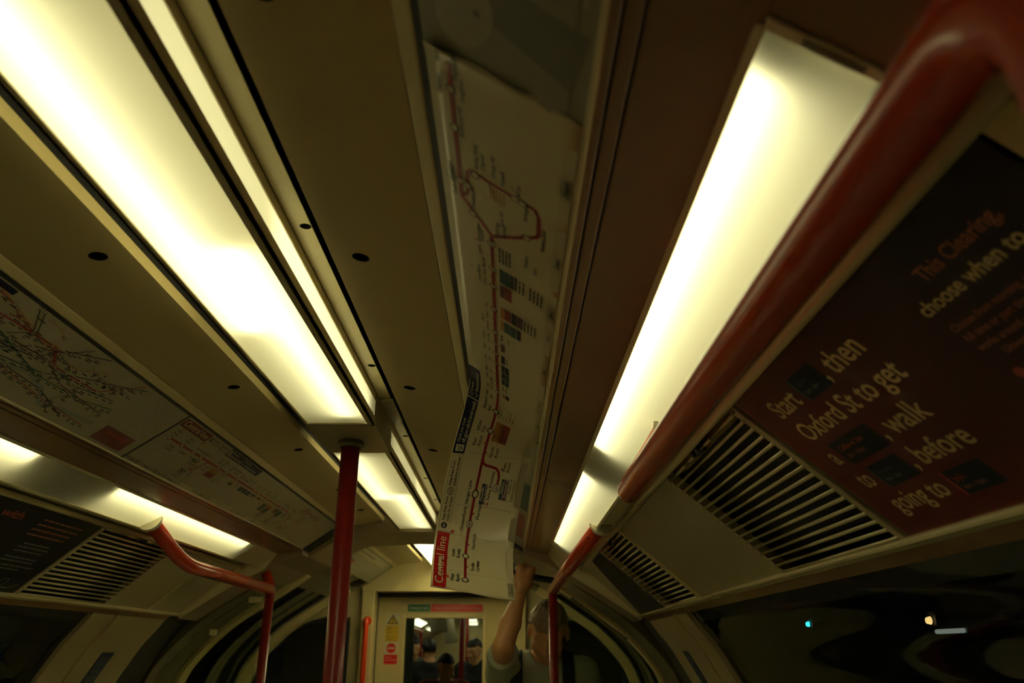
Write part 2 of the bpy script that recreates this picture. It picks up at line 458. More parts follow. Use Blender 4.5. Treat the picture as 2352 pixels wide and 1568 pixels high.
# vestibule beyond the arch
for side in (-1, 1):
    S = (lambda p: p) if side == 1 else (lambda p: (-p[0], p[1]))
    mb = MB(); mb.slab(S(CC), S(CI), RIB1, Y_END, 0.02); struct(mb.build('ceiling', 'panel'))
    mb = MB(); mb.slab(S(CI), S((0.335, 0.521)), RIB1, Y_END, 0.012); mb.mi = 1
    mb.slab(S((0.088, 0.603)), S((0.13, 0.603)), RIB1, Y_END, 0.012); mb.slab(S((0.484, 0.4215)), S((0.492, 0.418)), RIB1, Y_END, 0.012)
    struct(mb.build('trim_19' if side == -1 else 'trim_20', ['cream', 'recess']))
    mb = MB(); mb.slab(S((0.126, 0.640)), S((0.154, 0.640)), RIB1, Y_END, 0.01); mb.slab(S((0.342, 0.527)), S((0.484, 0.428)), RIB1, Y_END, 0.01)
    struct(mb.build('trim_21' if side == -1 else 'trim_22', 'dark'))

# side walls: pillar, seal, door surround, lower panels
def body_strip(pts, y0, y1, t, mat, name, side):
    S = pts if side == 1 else mir(pts)
    mb = MB(); mb.ribbon(smooth_section(S, 4), y0, y1, t)
    return struct(mb.build(name, mat, smooth=True))
low = BODY[7:]
PIL0 = {-1: 2.90, 1: 2.78}
for side, nm in ((-1, 'left'), (1, 'right')):
    body_strip(BODY, PIL0[side], 3.515, 0.05, 'body_side', 'wall_' + nm, side)
    body_strip(BODY, -0.55, 0.16, 0.05, 'body_side', 'wall_' + nm, side)
    body_strip(BODY, Y_BACK, -3.7, 0.05, 'body_side', 'wall_' + nm, side)
    for (a, b) in ((0.16, PIL0[side]), (-3.7, -0.55)):
        body_strip(low, a, b, 0.05, 'body_side', 'wall_' + nm, side)
    # raised moulding on the pillar
    body_strip(offset_section(BODY, -0.006), PIL0[side] + 0.17, PIL0[side] + 0.195, 0.008, 'body_side', 'trim_23' if side < 0 else 'trim_24', side)
    # dark seal between pillar and doorway
    body_strip(offset_section(BODY, 0.012), 3.515, 3.80, 0.04, 'rubber', 'trim_25' if side < 0 else 'trim_26', side)
    # door surround: two proud rings with the sliding door set back between them
    up_in = offset_section(BODY_UP, -0.018)
    body_strip(BODY_UP[1:], 3.80, 4.14, 0.05, 'olive', 'wall_' + nm, side)
    body_strip(up_in[1:], 4.14, 4.24, 0.05, 'cream', 'trim_27' if side < 0 else 'trim_28', side)
    body_strip(up_in[1:], 5.27, 5.36, 0.05, 'cream', 'trim_29' if side < 0 else 'trim_30', side)
    body_strip(BODY_UP, 5.36, Y_END, 0.05, 'olive', 'wall_' + nm, side)

# sliding double doors with dark curved windows
for side, nm, dn in ((-1, 'left', 'door_2'), (1, 'right', 'door_3')):
    sec = offset_section(BODY_UP, 0.028)
    S = sec if side == 1 else mir(sec)
    root = struct(empty(dn, (side * 1.2, 4.75, 0.0)))
    for (y0, y1) in ((4.24, 4.752), (4.758, 5.27)):
        mb = MB(); mb.shell(S[:3], y0, y1, 0.03); mb.shell(S[9:], y0, y1, 0.03)
        mb.shell(S[2:10], y0, y0 + 0.085, 0.03); mb.shell(S[2:10], y1 - 0.085, y1, 0.03)
        mb.build('door_leaf', 'olive', root)
        mb = MB(); mb.shell(offset_section(S, -0.004)[2:10], y0 + 0.085, y0 + 0.099, 0.02); mb.shell(offset_section(S, -0.004)[2:10], y1 - 0.099, y1 - 0.085, 0.02)
        mb.build('window_seal', 'rubber', root)
        mb = MB(); mb.ribbon(smooth_section(offset_section(S, 0.008)[2:10]), y0 + 0.099, y1 - 0.099, 0.006)
        mb.build('pane', 'glass', root, smooth=True)

# windows of the seating bay: glass set into a black seal
for side, nm, k in ((-1, 'left', 1), (1, 'right', 2)):
    sec = offset_section(BODY[:8], 0.016); S = sec if side == 1 else mir(sec)
    for q, (y0, y1) in enumerate(((0.16, PIL0[side]), (-3.7, -0.55))):
        root = struct(empty('window_%d' % (k + 2 * q), (side * 1.2, (y0 + y1) / 2, 0.95)))
        mb = MB(); mb.ribbon(smooth_section(S), y0 + 0.03, y1 - 0.03, 0.006); mb.build('pane', 'glass', root, smooth=True)
        mb = MB(); mb.shell(S, y0, y0 + 0.035, 0.03); mb.shell(S, y1 - 0.035, y1, 0.03)
        mb.shell(S[:2], y0, y1, 0.03); mb.shell(S[6:8], y0, y1, 0.03)
        mb.build('window_seal', 'rubber', root)
    # short header between advert rail and glass
    mb = MB(); H = [(0.985, 0.137), (1.006, 0.122)]
    mb.slab(*(H if side == 1 else mir(H)), -3.7, 3.515, 0.02)
    struct(mb.build('trim_31' if side < 0 else 'trim_32', 'brown'))

for side in (-1, 1):
    S = (lambda p: p) if side == 1 else (lambda p: (-p[0], p[1]))
    mb = MB(); mb.slab(S(AT), S(AB), -3.85, -0.62, 0.01); mb.slab(S((0.68, 0.350)), S(AT), -3.85, -0.62, 0.01)
    struct(mb.build('wall_left' if side < 0 else 'wall_right', 'panel'))
# floor, rear wall, tunnel outside
mb = MB(); mb.box(-1.24, 1.24, Y_BACK, Y_END + 0.1, -0.04, 0.0); struct(mb.build('floor', 'floor'))
mb = MB(); mb.box(-1.32, 1.32, Y_BACK - 0.05, Y_BACK, 0.0, 2.25); struct(mb.build('wall_rear', 'panel'))
mb = MB()
tun = [(1.85 * math.cos(a), 1.85 * math.sin(a) - 0.25) for a in [math.radians(-58 + 296 * k / 40) for k in range(41)]]
mb.shell(tun, Y_BACK - 0.5, 19.0, 0.1); struct(mb.build('wall_tunnel', 'tunnel'))
# roof skin keeps tunnel dark from inside lamps
mb = MB(); mb.shell(mir([(1.10, 0.21), (0.92, 0.36), (0.78, 0.46), (0.62, 0.56), (0.5, 0.62), (0.3, 0.69), (0.0, 0.72)]) + [(0.3, 0.69), (0.5, 0.62), (0.62, 0.56), (0.78, 0.46), (0.92, 0.36), (1.10, 0.21)], Y_BACK, Y_END, 0.02)
struct(mb.build('ceiling', 'dark'))

# ------------------------------------------------------------------ lamps
def fluoro(parent, p0, p1, r, mat):
    a, b = Vector(p0), Vector(p1); d = (b - a).normalized()
    mb = MB(); mb.tube([a + d * 0.02, b - d * 0.02], r, 14)
    t = mb.build('fluorescent_tube', mat, parent, smooth=False)
    for e in ([a, a + d * 0.022], [b - d * 0.022, b]):
        mb = MB(); mb.tube(e, r * 1.05, 14); mb.build('tube_cap', 'tube_cap', t)
    return t

def centre_light(y0, y1, tubes, label, glow_mat='tube_main'):
    root = empty('ceiling_light', (0, (y0 + y1) / 2, EYE + 0.60))
    tag(root, label, 'ceiling light', 'long lights along the centre of the ceiling')
    ZB, ZT, X = 0.522, 0.603, 0.086
    mb = MB()                                                   # housing: lips, side rails, white tray inside
    mb.slab((-X, ZB), (-0.076, ZB), y0, y1, 0.006, 1)
    mb.slab((0.071, ZB), (X, ZB), y0, y1, 0.006, 1)
    mb.prism([(-X, ZB), (-X + 0.004, ZB), (-X + 0.004, 0.5447), (-X, 0.5447)], y0, y1)
    mb.prism([(-X, 0.5850), (-X + 0.004, 0.5850), (-X + 0.004, ZT), (-X, ZT)], y0, y1)
    mb.prism([(X, ZB), (X - 0.004, ZB), (X - 0.004, 0.5447), (X, 0.5447)], y0, y1)
    mb.prism([(X, 0.5850), (X - 0.004, 0.5850), (X - 0.004, ZT), (X, ZT)], y0, y1)
    mb.prism([(-0.076, ZB), (0.071, ZB), (0.071, ZB + 0.02), (-0.076, ZB + 0.02)], y0, y0 + 0.012)
    mb.prism([(-0.076, ZB), (0.071, ZB), (0.071, ZB + 0.02), (-0.076, ZB + 0.02)], y1 - 0.012, y1)
    mb.build('housing', 'grey_metal', root)
    mb = MB(); mb.prism([(-X, ZT), (X, ZT), (X, ZT + 0.006), (-X, ZT + 0.006)], y0, y1)
    mb.prism([(-X, ZB + .02), (X, ZB + .02), (X, ZT), (-X, ZT)], y0 + 0.001, y0 + 0.006); mb.prism([(-X, ZB + .02), (X, ZB + .02), (X, ZT), (-X, ZT)], y1 - 0.006, y1 - 0.001)
    mb.build('reflector', 'reflector', root)
    # rounded-corner bottom cover and side cover
    r = 0.014; x0, x1, a, b = -0.0765, 0.0715, y0 + 0.011, y1 - 0.011
    P = []
    for cx, cy, s in ((x1 - r, b - r, 0), (x0 + r, b - r, 90), (x0 + r, a + r, 180), (x1 - r, a + r, 270)):
        for k in range(7):
            t = math.radians(s + 15 * k); P.append((cx + r * math.cos(t), cy + r * math.sin(t), EYE + ZB + 0.003))
    link_mesh('diffuser', P, [tuple(range(len(P)))], 'diffuser', root)
    mb = MB(); mb.sheet([(X - 0.002, 0.5447), (X - 0.002, 0.5850)], y0 + 0.01, y1 - 0.01); mb.build('side_diffuser', 'diffuser', root)
    mb = MB(); mb.sheet([(-X + 0.002, 0.5447), (-X + 0.002, 0.5850)], y0 + 0.01, y1 - 0.01); mb.build('side_diffuser', 'diffuser', root)
    for x, a, b in tubes:
        fluoro(root, (x, a, EYE + 0.556), (x, b, EYE + 0.556), 0.0125, MT[glow_mat])
    return root
centre_light(-0.60, 1.915, [(-0.036, -0.55, 0.42), (-0.036, 0.47, 1.33), (0.030, 0.97, 1.87)],
             'nearest long ceiling light with two staggered tubes, ending at the red pole')
centre_light(2.195, 3.735, [(-0.036, 2.23, 2.98), (0.030, 2.84, 3.70)], 'second long ceiling light, just beyond the top of the red pole')
centre_light(4.19, 5.40, [(-0.036, 4.22, 5.36), (0.030, 4.22, 5.36)], 'farthest short ceiling light beyond the arch, partly behind the hanging map', 'tube_far')
# solid blocks between the lights
for k, (a, b) in enumerate(((1.915, 2.195), (3.735, 4.19), (5.40, Y_END), (Y_BACK, -0.60))):
    mb = MB(); mb.prism([(-0.087, 0.521), (0.087, 0.521), (0.087, 0.62), (-0.087, 0.62)], a + 0.002, b - 0.002)
    o = struct(mb.build('trim_%d' % (33 + k), 'grey_panel'))
    bv = o.modifiers.new('edge', 'BEVEL'); bv.width = 0.0015; bv.segments = 2

def side_light(side, y0, y1, tubes, label, covers=True):
    S = (lambda p: p) if side == 1 else (lambda p: (-p[0], p[1]))
    root = empty('side_light', (side * 0.64, (y0 + y1) / 2, EYE + 0.40)); tag(root, label, 'light', 'lights above the side panels')
    d = ((LO[0]-LI[0]), (LO[1]-LI[1])); L = math.hypot(*d); d = (d[0]/L, d[1]/L); n = (-d[1], d[0])
    def at(u, h): return S((LI[0] + d[0]*u + n[0]*h, LI[1] + d[1]*u + n[1]*h))
    bow = [at(L * t, -0.004 * math.sin(math.pi * t)) for t in [k / 8 for k in range(9)]]
    mb = MB(); mb.sheet(bow, y0, y1); mb.build('diffuser', 'diffuser', root, smooth=True)
    mb = MB()
    tray = [at(-0.004, 0.0), at(-0.004, 0.05), at(0.02, 0.072), at(L - 0.02, 0.06), at(L + 0.004, 0.03), at(L + 0.004, 0.0)]
    mb.shell(tray, y0 - 0.01, y1 + 0.01, 0.004)
    cap = tray + [q for q in reversed(bow)]
    mb.prism(cap, y0 - 0.006, y0 + 0.001); mb.prism(cap, y1 - 0.001, y1 + 0.006)
    mb.build('reflector', 'reflector_side', root)
    mb = MB()
    mb.slab(at(-0.006, -0.003), at(0.002, -0.003), y0, y1, 0.004); mb.slab(at(L - 0.001, -0.003), at(L + 0.006, -0.003), y0, y1, 0.004)
    mb.slab(at(0, -0.003), at(L, -0.003), y0 - 0.008, y0 + 0.002, 0.004); mb.slab(at(0, -0.003), at(L, -0.003), y1 - 0.002, y1 + 0.006, 0.004)
    mb.build('frame', 'cream_light', root)
    c = at(0.015, 0.0225)
    for a, b in tubes: fluoro(root, (c[0], a, EYE + c[1]), (c[0], b, EYE + c[1]), 0.0125, MT['tube_side' if side == 1 else 'tube_worn'])
    # plain painted covers continue the lamp line to the arches
    for a, b in (((y1 + 0.006, RIB0), (0.02, y0 - 0.008)) if covers else ((y1 + 0.006, -0.62), (Y_BACK, y0 - 0.008))):
        mb = MB(); mb.slab(LI if side == 1 else mir([LI])[0], LO if side == 1 else mir([LO])[0], a, b, 0.006)
        mb.build('cover_plate', 'cream_light' if a > 1 else 'brown', root)  # same cream covers; the unlit near end has its shade put in as brown
    return root
side_light(1, 0.425, 3.21, [(0.445, 1.62), (1.84, 3.14)], 'bright light strip along the right wall, above the dark red advert')
side_light(-1, 0.425, 3.27, [(0.50, 1.72), (2.06, 3.22)], 'light strip along the left wall, above the black advert')

# trough and rail between lamp and side panels, bottom rail
for side in (-1, 1):
    S = (lambda p: p) if side == 1 else (lambda p: (-p[0], p[1]))
    mb = MB(); mb.slab(S((0.684, 0.352)), S((0.745, 0.352)), 0.02, RIB0, 0.008)
    struct(mb.build('trim_36' if side < 0 else 'trim_37', 'cream_light'))
    mb = MB(); mb.tube([(side * 0.7365, 0.03, EYE + 0.3385), (side * 0.7365, RIB0 - 0.01, EYE + 0.3385)], 0.0088, 12)
    struct(mb.build('trim_38' if side < 0 else 'trim_39', 'steel', smooth=True))
    mb = MB(); mb.tube([(side * 0.975, 0.03, EYE + 0.1455), (side * 0.975, RIB0 - 0.01, EYE + 0.1455)], 0.0066, 10)
    mb.slab(S((0.978, 0.1405)), S((0.987, 0.1365)), 0.03, RIB0 - 0.01, 0.01)
    struct(mb.build('trim_40' if side < 0 else 'trim_41', 'steel'))
    # fascia closing the panels against the arch
    mb = MB(); mb.mi = 0
    F = [(0.596, 0.398), (0.645, 0.334), (0.692, 0.309), (0.80, 0.246), (0.984, 0.131), (0.984, 0.150), (0.745, 0.352), (0.68, 0.352)]
    mb.prism([S(p) for p in F], RIB0 - 0.006, RIB0 + 0.004)
    struct(mb.build('trim_42' if side < 0 else 'trim_43', 'cream_light'))

# ------------------------------------------------------------------ printing: flat lettering and marks laid onto a surface
_TXT = {}
def glyphs(text, bold=0.014):
    """outline mesh of a line of lettering, cap height scaled to 1"""
    if (text, bold) in _TXT: return _TXT[(text, bold)]
    cu = bpy.data.curves.new('lettering', 'FONT'); cu.body = text; cu.size = 1.0; cu.resolution_u = 3; cu.offset = bold
    ob = bpy.data.objects.new('lettering', cu)
    me = ob.to_mesh()
    V = [(v.co.x, v.co.y) for v in me.vertices]; F = [tuple(p.vertices) for p in me.polygons]
    ob.to_mesh_clear(); bpy.data.objects.remove(ob); bpy.data.curves.remove(cu)
    s = 1 / 0.73
    V = [(x * s, y * s) for x, y in V]
    _TXT[(text, bold)] = (V, F); return V, F

class Print:
    """marks in a flat (along, down) frame in metres, later bent onto the sheet"""
    def __init__(s): s.v = []; s.f = []; s.i = []; s.m = []; s.h = []
    def mi(s, m):
        if m not in s.m: s.m.append(m)
        return s.m.index(m)
    def poly(s, P, F, mat, lift=1.0):
        b = len(s.v); s.v += list(P); s.h += [lift] * len(P)
        s.f += [tuple(b + k for k in f) for f in F]; s.i += [s.mi(mat)] * len(F)
    def rect(s, a0, a1, d0, d1, mat, lift=1.0):
        n = max(1, int(abs(a1 - a0) / 0.009)); m = max(1, int(abs(d1 - d0) / 0.03)); P, F = [], []
        for i in range(n + 1):
            for j in range(m + 1): P.append((a0 + (a1 - a0) * i / n, d0 + (d1 - d0) * j / m))
        for i in range(n):
            for j in range(m):
                q = i * (m + 1) + j; F.append((q, q + 1, q + m + 2, q + m + 1))
        s.poly(P, F, mat, lift)
    def quad(s, P, mat, lift=1.0): s.poly(P, [tuple(range(len(P)))], mat, lift)
    def line(s, pts, w, mat, lift=1.0, step=0.015):
        pts = [Vector((p[0], p[1])) for p in pts]; Q = [pts[0]]
        for a, b in zip(pts, pts[1:]):
            n = max(1, int((b - a).length / step))
            for k in range(1, n + 1): Q.append(a + (b - a) * k / n)
        P, F = [], []
        for k, p in enumerate(Q):
            d = (Q[min(k+1, len(Q)-1)] - Q[max(k-1, 0)]).normalized(); nn = Vector((-d.y, d.x)) * w / 2
            P += [tuple(p + nn), tuple(p - nn)]
        for k in range(len(Q) - 1): F.append((2*k, 2*k+1, 2*k+3, 2*k+2))
        s.poly(P, F, mat, lift)
    def ring(s, c, r, w, mat, fill=None, lift=2.0, n=24, sq=1.0):
        if fill: s.poly([(c[0] + r*math.cos(2*math.pi*k/n), c[1] + r*sq*math.sin(2*math.pi*k/n)) for k in range(n)], [tuple(range(n))], fill, lift)
        P, F = [], []
        for k in range(n):
            t = 2*math.pi*k/n
            P += [(c[0] + r*math.cos(t), c[1] + r*sq*math.sin(t)), (c[0] + (r-w)*math.cos(t), c[1] + (r-w)*sq*math.sin(t))]
        for k in range(n): F.append((2*k, 2*k+1, (2*k+3) % (2*n), (2*k+2) % (2*n)))
        s.poly(P, F, mat, lift + 0.5)
    def disc(s, c, r, mat, lift=1.0, n=20): s.poly([(c[0] + r*math.cos(2*math.pi*k/n), c[1] + r*math.sin(2*math.pi*k/n)) for k in range(n)], [tuple(range(n))], mat, lift)
    def text(s, t, a, d, cap, mat, width=None, lift=1.5, centre=False, bold=0.014):
        V, F = glyphs(t, bold); x1 = max(v[0] for v in V); sx = cap
        if width: sx = width / x1
        off = -x1 * sx / 2 if centre else 0
        s.poly([(a + off + x * sx, d - y * cap) for x, y in V], F, mat, lift)
    def words(s, a, d, cap, length, mat, rng, lift=1.0):
        """a line of small print too fine to read"""
        x = 0
        while x < length:
            l = min(cap * rng.uniform(1.2, 4.2), length - x)
            if l > cap * 0.4: s.rect(a + x, a + x + l, d - cap * 0.62, d - cap * .06, mat, lift)
            x += l + cap * 0.36
    def icon_wheelchair(s, c, r, ring, dark):
        s.ring(c, r, r * 0.16, ring, fill=('ink_blue' if dark else 'map_white'))
        m = 'map_white' if dark else 'ink_blue'
        s.disc((c[0] + r*0.50, c[1] - r*0.12), r*0.13, m, 3)
        s.line([(c[0] + r*0.30, c[1] - r*0.10), (c[0] - r*0.02, c[1] - r*0.10), (c[0] - r*0.08, c[1] + r*0.28), (c[0] - r*0.42, c[1] + r*0.40)], r*0.14, m, 3)
        s.ring((c[0] - r*0.16, c[1] - r*0.02), r*0.40, r*0.11, m, lift=3)
    def icon_rail(s, c, h, mat):
        for k, sg in ((-0.20, 1), (0.20, -1)): s.line([(c[0] - h*0.5, c[1] + k*h), (c[0] + h*0.5, c[1] + k*h)], h*0.13, mat, 1.6)
        s.line([(c[0] - h*0.30, c[1] + 0.2*h), (c[0] + h*0.05, c[1] - 0.2*h), (c[0] - h*0.15, c[1] - 0.5*h)], h*0.13, mat, 1.7)
        s.line([(c[0] + h*0.30, c[1] - 0.2*h), (c[0] - h*0.05, c[1] + 0.2*h), (c[0] + h*0.15, c[1] + 0.5*h)], h*0.13, mat, 1.7)
    def build(s, name, fn, parent, lift=0.00035, clip=None):
        """fn(a, d) -> (point, normal towards the viewer)"""
        P = []
        for (a, d), h in zip(s.v, s.h):
            p, n = fn(a, d); P.append(p + n * (lift * h))
        return link_mesh(name, P, s.f, s.m, parent, s.i)

def plane_fn(origin, along, down, normal):
    o, a, d, n = Vector(origin), Vector(along), Vector(down), Vector(normal)
    return lambda x, y: (o + a * x + d * y, n)

# ------------------------------------------------------------------ red poles and handrails
p = empty('grab_pole', (0, 2.070, 0)); tag(p, 'red vertical grab pole in the middle of the carriage, rising to the ceiling light', 'pole')
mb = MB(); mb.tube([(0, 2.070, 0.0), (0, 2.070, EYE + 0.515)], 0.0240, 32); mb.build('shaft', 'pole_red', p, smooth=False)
for f in bpy.data.objects['shaft'].data.polygons: f.use_smooth = len(f.vertices) == 4
mb = MB(); mb.tube([(0, 2.070, EYE + 0.509), (0, 2.070, EYE + 0.5195)], [0.037, 0.033], 32); mb.tube([(0, 2.070, EYE + 0.502), (0, 2.070, EYE + 0.509)], [0.029, 0.036], 32)
mb.build('collar', 'olive', p)

def rail(name, side, path, r, label, stub=None, flange=None, pole=None, screw=None, flange2=None, bendr=0.13):
    root = empty(name, (side * 0.615, path[-1][1], 0.0)); tag(root, label, 'handrail', 'red handrails beside the seats')
    mb = MB(); mb.tube(fillet([(side * x, y, EYE + z) for x, y, z in path], bendr, 12), r, 28)
    o = mb.build('rail', 'rail_red', root, smooth=True)
    if stub:
        mb = MB(); mb.tube(fillet([(side * x, y, EYE + z) for x, y, z in stub], 0.08, 8), r * 0.92, 24); mb.build('stub', 'rail_red', root, smooth=True)
    if pole:
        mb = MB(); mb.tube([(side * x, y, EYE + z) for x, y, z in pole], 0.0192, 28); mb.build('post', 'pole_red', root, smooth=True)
    for fl in (flange, flange2):
        if fl:
            c, d, rr = Vector((side * fl[0][0], fl[0][1], EYE + fl[0][2])), Vector((side * fl[1][0], fl[1][1], fl[1][2])).normalized(), fl[2]
            mb = MB(); mb.tube([c - d * 0.004, c + d * 0.004, c + d * 0.010, c + d * 0.016], [rr, rr, rr * 0.82, rr * 0.74], 32)
            mb.build('flange', 'white_plastic', root)
    if screw:
        c = Vector((side * screw[0], screw[1], EYE + screw[2])); mb = MB(); mb.tube([c, c + Vector((0, -0.004, -0.001))], 0.0035, 12); mb.build('screw', 'dark', root)
    return root

for side, lab, fx, fz, fy in ((-1, 'red handrail on the left, bent from the lamp down to a post at the doorway', 0.650, 0.362, 2.42), (1, 'far red handrail on the right, with its post in front of the standing man', 0.690, 0.350, 2.385)):
    b = Vector((0.616 - fx, 0.20, 0.258 - fz))
    rail('handrail', side, [(fx, fy, fz), (0.616, fy + 0.20, 0.258), (0.612, 3.61, 0.250)], 0.0225, lab,
         stub=[(0.612, 3.585, 0.250), (0.618, 3.645, 0.262), (0.655, 3.66, 0.325)] if side < 0 else None,
         flange=((fx, fy, fz), tuple(b), 0.034), pole=[(0.612, 3.61, 0.252), (0.612, 3.61, -1.55)], screw=(fx + b.x * .28 - 0.012, fy + b.y * .28 - 0.018, fz + b.z * .28 - 0.006))
# the near handrail: starts at the lamp, runs back over the camera's shoulder and turns down to its own post
rail('handrail', 1, [(0.684, 1.275, 0.349), (0.622, 1.385, 0.252), (0.618, 0.225, 0.250), (0.618, 0.205, -0.10), (0.618, 0.205, -1.55)], 0.0205,
     'big out of focus red handrail crossing the upper right corner', stub=[(0.618, 0.33, 0.252), (0.618, 0.180, 0.262), (0.618, 0.150, 0.335)],
     flange=((0.684, 1.275, 0.351), (-0.062, 0.11, -0.097), 0.028), flange2=((0.618, 0.152, 0.318), (0, 0.2, -1), 0.038), bendr=0.07)

# ------------------------------------------------------------------ adverts and side panels
SLD = ((AB[0] - AT[0]) / SLOPE_AD, (AB[1] - AT[1]) / SLOPE_AD)      # down the panel slope
def panel_fn(side, y_ref, inset=0.0):
    """(along reading direction, down the slope) on a side panel; reading runs left to right for someone facing it"""
    n = Vector((side * SLD[1], 0, -SLD[0]))
    return lambda a, d: (Vector((side * (AT[0] + SLD[0] * d), y_ref - side * a, EYE + AT[1] + SLD[1] * d)) + n * inset, n)
def panel_slab(name, side, y0, y1, t0, t1, thick, mat, parent=None, rise=0.0):
    S = (lambda q: q) if side == 1 else (lambda q: (-q[0], q[1]))
    a = (AT[0] + SLD[0] * t0 + SLD[1] * rise, AT[1] + SLD[1] * t0 - SLD[0] * rise); b = (AT[0] + SLD[0] * t1 + SLD[1] * rise, AT[1] + SLD[1] * t1 - SLD[0] * rise)
    mb = MB(); mb.slab(S(a), S(b), y0, y1, thick); return mb.build(name, mat, parent)

def edge_bevel(o, w=0.002):
    m = o.modifiers.new('edge', 'BEVEL'); m.width = w; m.segments = 2; return o

# dark red advert on the right: text placed along the panel as printed
ad = empty('advert', (0.86, 0.78, EYE + 0.24)); tag(ad, 'dark red advert with cream lettering about Oxford St on the right wall', 'advert')
panel_slab('sheet', 1, 0.470, 1.118, 0.004, 0.303, 0.004, ['ad_red'], ad)
P = Print(); Y0 = 1.118
def A(D): return Y0 - D
P.rect(A(1.118), A(1.111), 0.004, 0.300, 'ad_edge', 0.8); P.rect(A(1.118), A(0.470), 0.294, 0.300, 'ad_edge', 0.8)
P.text('Start', A(1.057), 0.068, 0.032, 'ad_text', width=0.081); P.text(', then', A(0.888), 0.068, 0.032, 'ad_text', width=0.104)
P.text('Oxford St to get', A(1.060), 0.115, 0.032, 'ad_text', width=0.283)
P.text('a', A(1.068), 0.162, 0.032, 'ad_text', width=0.018); P.text(', walk', A(0.922), 0.164, 0.032, 'ad_text', width=0.110)
P.text('to', A(1.070), 0.210, 0.032, 'ad_text', width=0.030); P.text(', before', A(0.938), 0.212, 0.032, 'ad_text', width=0.133)
P.text('going to', A(1.066), 0.259, 0.032, 'ad_text', width=0.131)
def card(D0, D1, t0, t1, fill, edge, l1, l1m, l2, l2m):
    P.rect(A(D0), A(D1), t0, t1, fill, 0.9)
    if edge: P.rect(A(D0), A(D0) + 0.0045, t0, t1, edge, 1.2)
    P.text(l1, A(D0) + 0.011, t0 + 0.017, 0.0085, l1m); P.text(l2, A(D0) + 0.011, t0 + 0.030, 0.0065, l2m)
card(0.961, 0.886, 0.034, 0.073, 'ad_navy', 'ad_blue_edge', 'Work', 'ad_teal_txt', '9am - 3pm', 'ad_grey')
card(1.038, 0.926, 0.131, 0.171, 'ad_black', None, 'Coffee w/ Sam', 'ad_orange', '3pm - 3:30pm', 'ad_text_dim')
card(1.026, 0.943, 0.182, 0.221, 'ad_navy', 'ad_blue_edge', 'Browse', 'ad_teal_txt', '4pm - 5pm', 'ad_grey')
card(0.918, 0.836, 0.229, 0.267, 'ad_navy', 'ad_orange', "Joy's", 'ad_orange', '6pm - 10pm', 'ad_text_dim')
P.text('This Clearing,', A(0.637), 0.057, 0.0155, 'ad_text_dim', width=0.118)
P.text('choose when to start', A(0.678), 0.083, 0.0165, 'ad_text', width=0.205)
for k, tline in enumerate(('Choose from morning, evening,', 'full time or part time, and', 'works around you and your', 'University timetable.')):
    P.text(tline, A(0.673 if k < 3 else 0.655), 0.1085 + 0.0135 * k, 0.0082, 'ad_text_dim')
P.disc((A(0.668), 0.1700), 0.0065, 'ad_orange', 1.0)
P.build('lettering', panel_fn(1, Y0), ad)
# frame of the advert bay nearest the camera
o = panel_slab('trim_44', 1, 0.425, 0.462, -0.004, SLOPE_AD, 0.010, 'cream', rise=0.003); struct(edge_bevel(o))

# black advert on the left
ad = empty('advert', (-0.86, 1.6, EYE + 0.24)); tag(ad, 'black advert with red and grey print on the left wall', 'advert')
panel_slab('sheet', -1, 0.60, 2.345, 0.010, 0.300, 0.004, ['ad_black'], ad)
P = Print(); Y0 = 0.60; rng = random.Random(3)
def AL(D): return D - Y0
P.text('with', AL(1.918), 0.062, 0.026, 'ad_orange', width=0.088)
for k, (d0, l) in enumerate(((2.085, .195), (2.085, .20), (2.085, .19), (2.09, .18))): P.words(AL(d0), 0.046 + 0.0175 * k, 0.0095, l, 'ad_text_dim', rng)
for k, (d0, l, t) in enumerate(((2.125, .125, .128), (2.12, .147, .141), (2.125, .128, .155), (2.12, .145, .178), (2.09, .175, .190), (2.08, .215, .207), (2.08, .16, .219))): P.words(AL(d0), t, 0.0080, l, 'ad_grey', rng)
P.ring((AL(2.245), 0.262), 0.016, 0.003, 'ad_grey'); P.line([(AL(2.20), 0.283), (AL(2.29), 0.281), (AL(2.325), 0.262)], 0.004, 'ad_grey')
P.rect(AL(1.80), AL(1.90), 0.09, 0.115, 'ad_grey')
P.build('lettering', panel_fn(-1, Y0), ad)

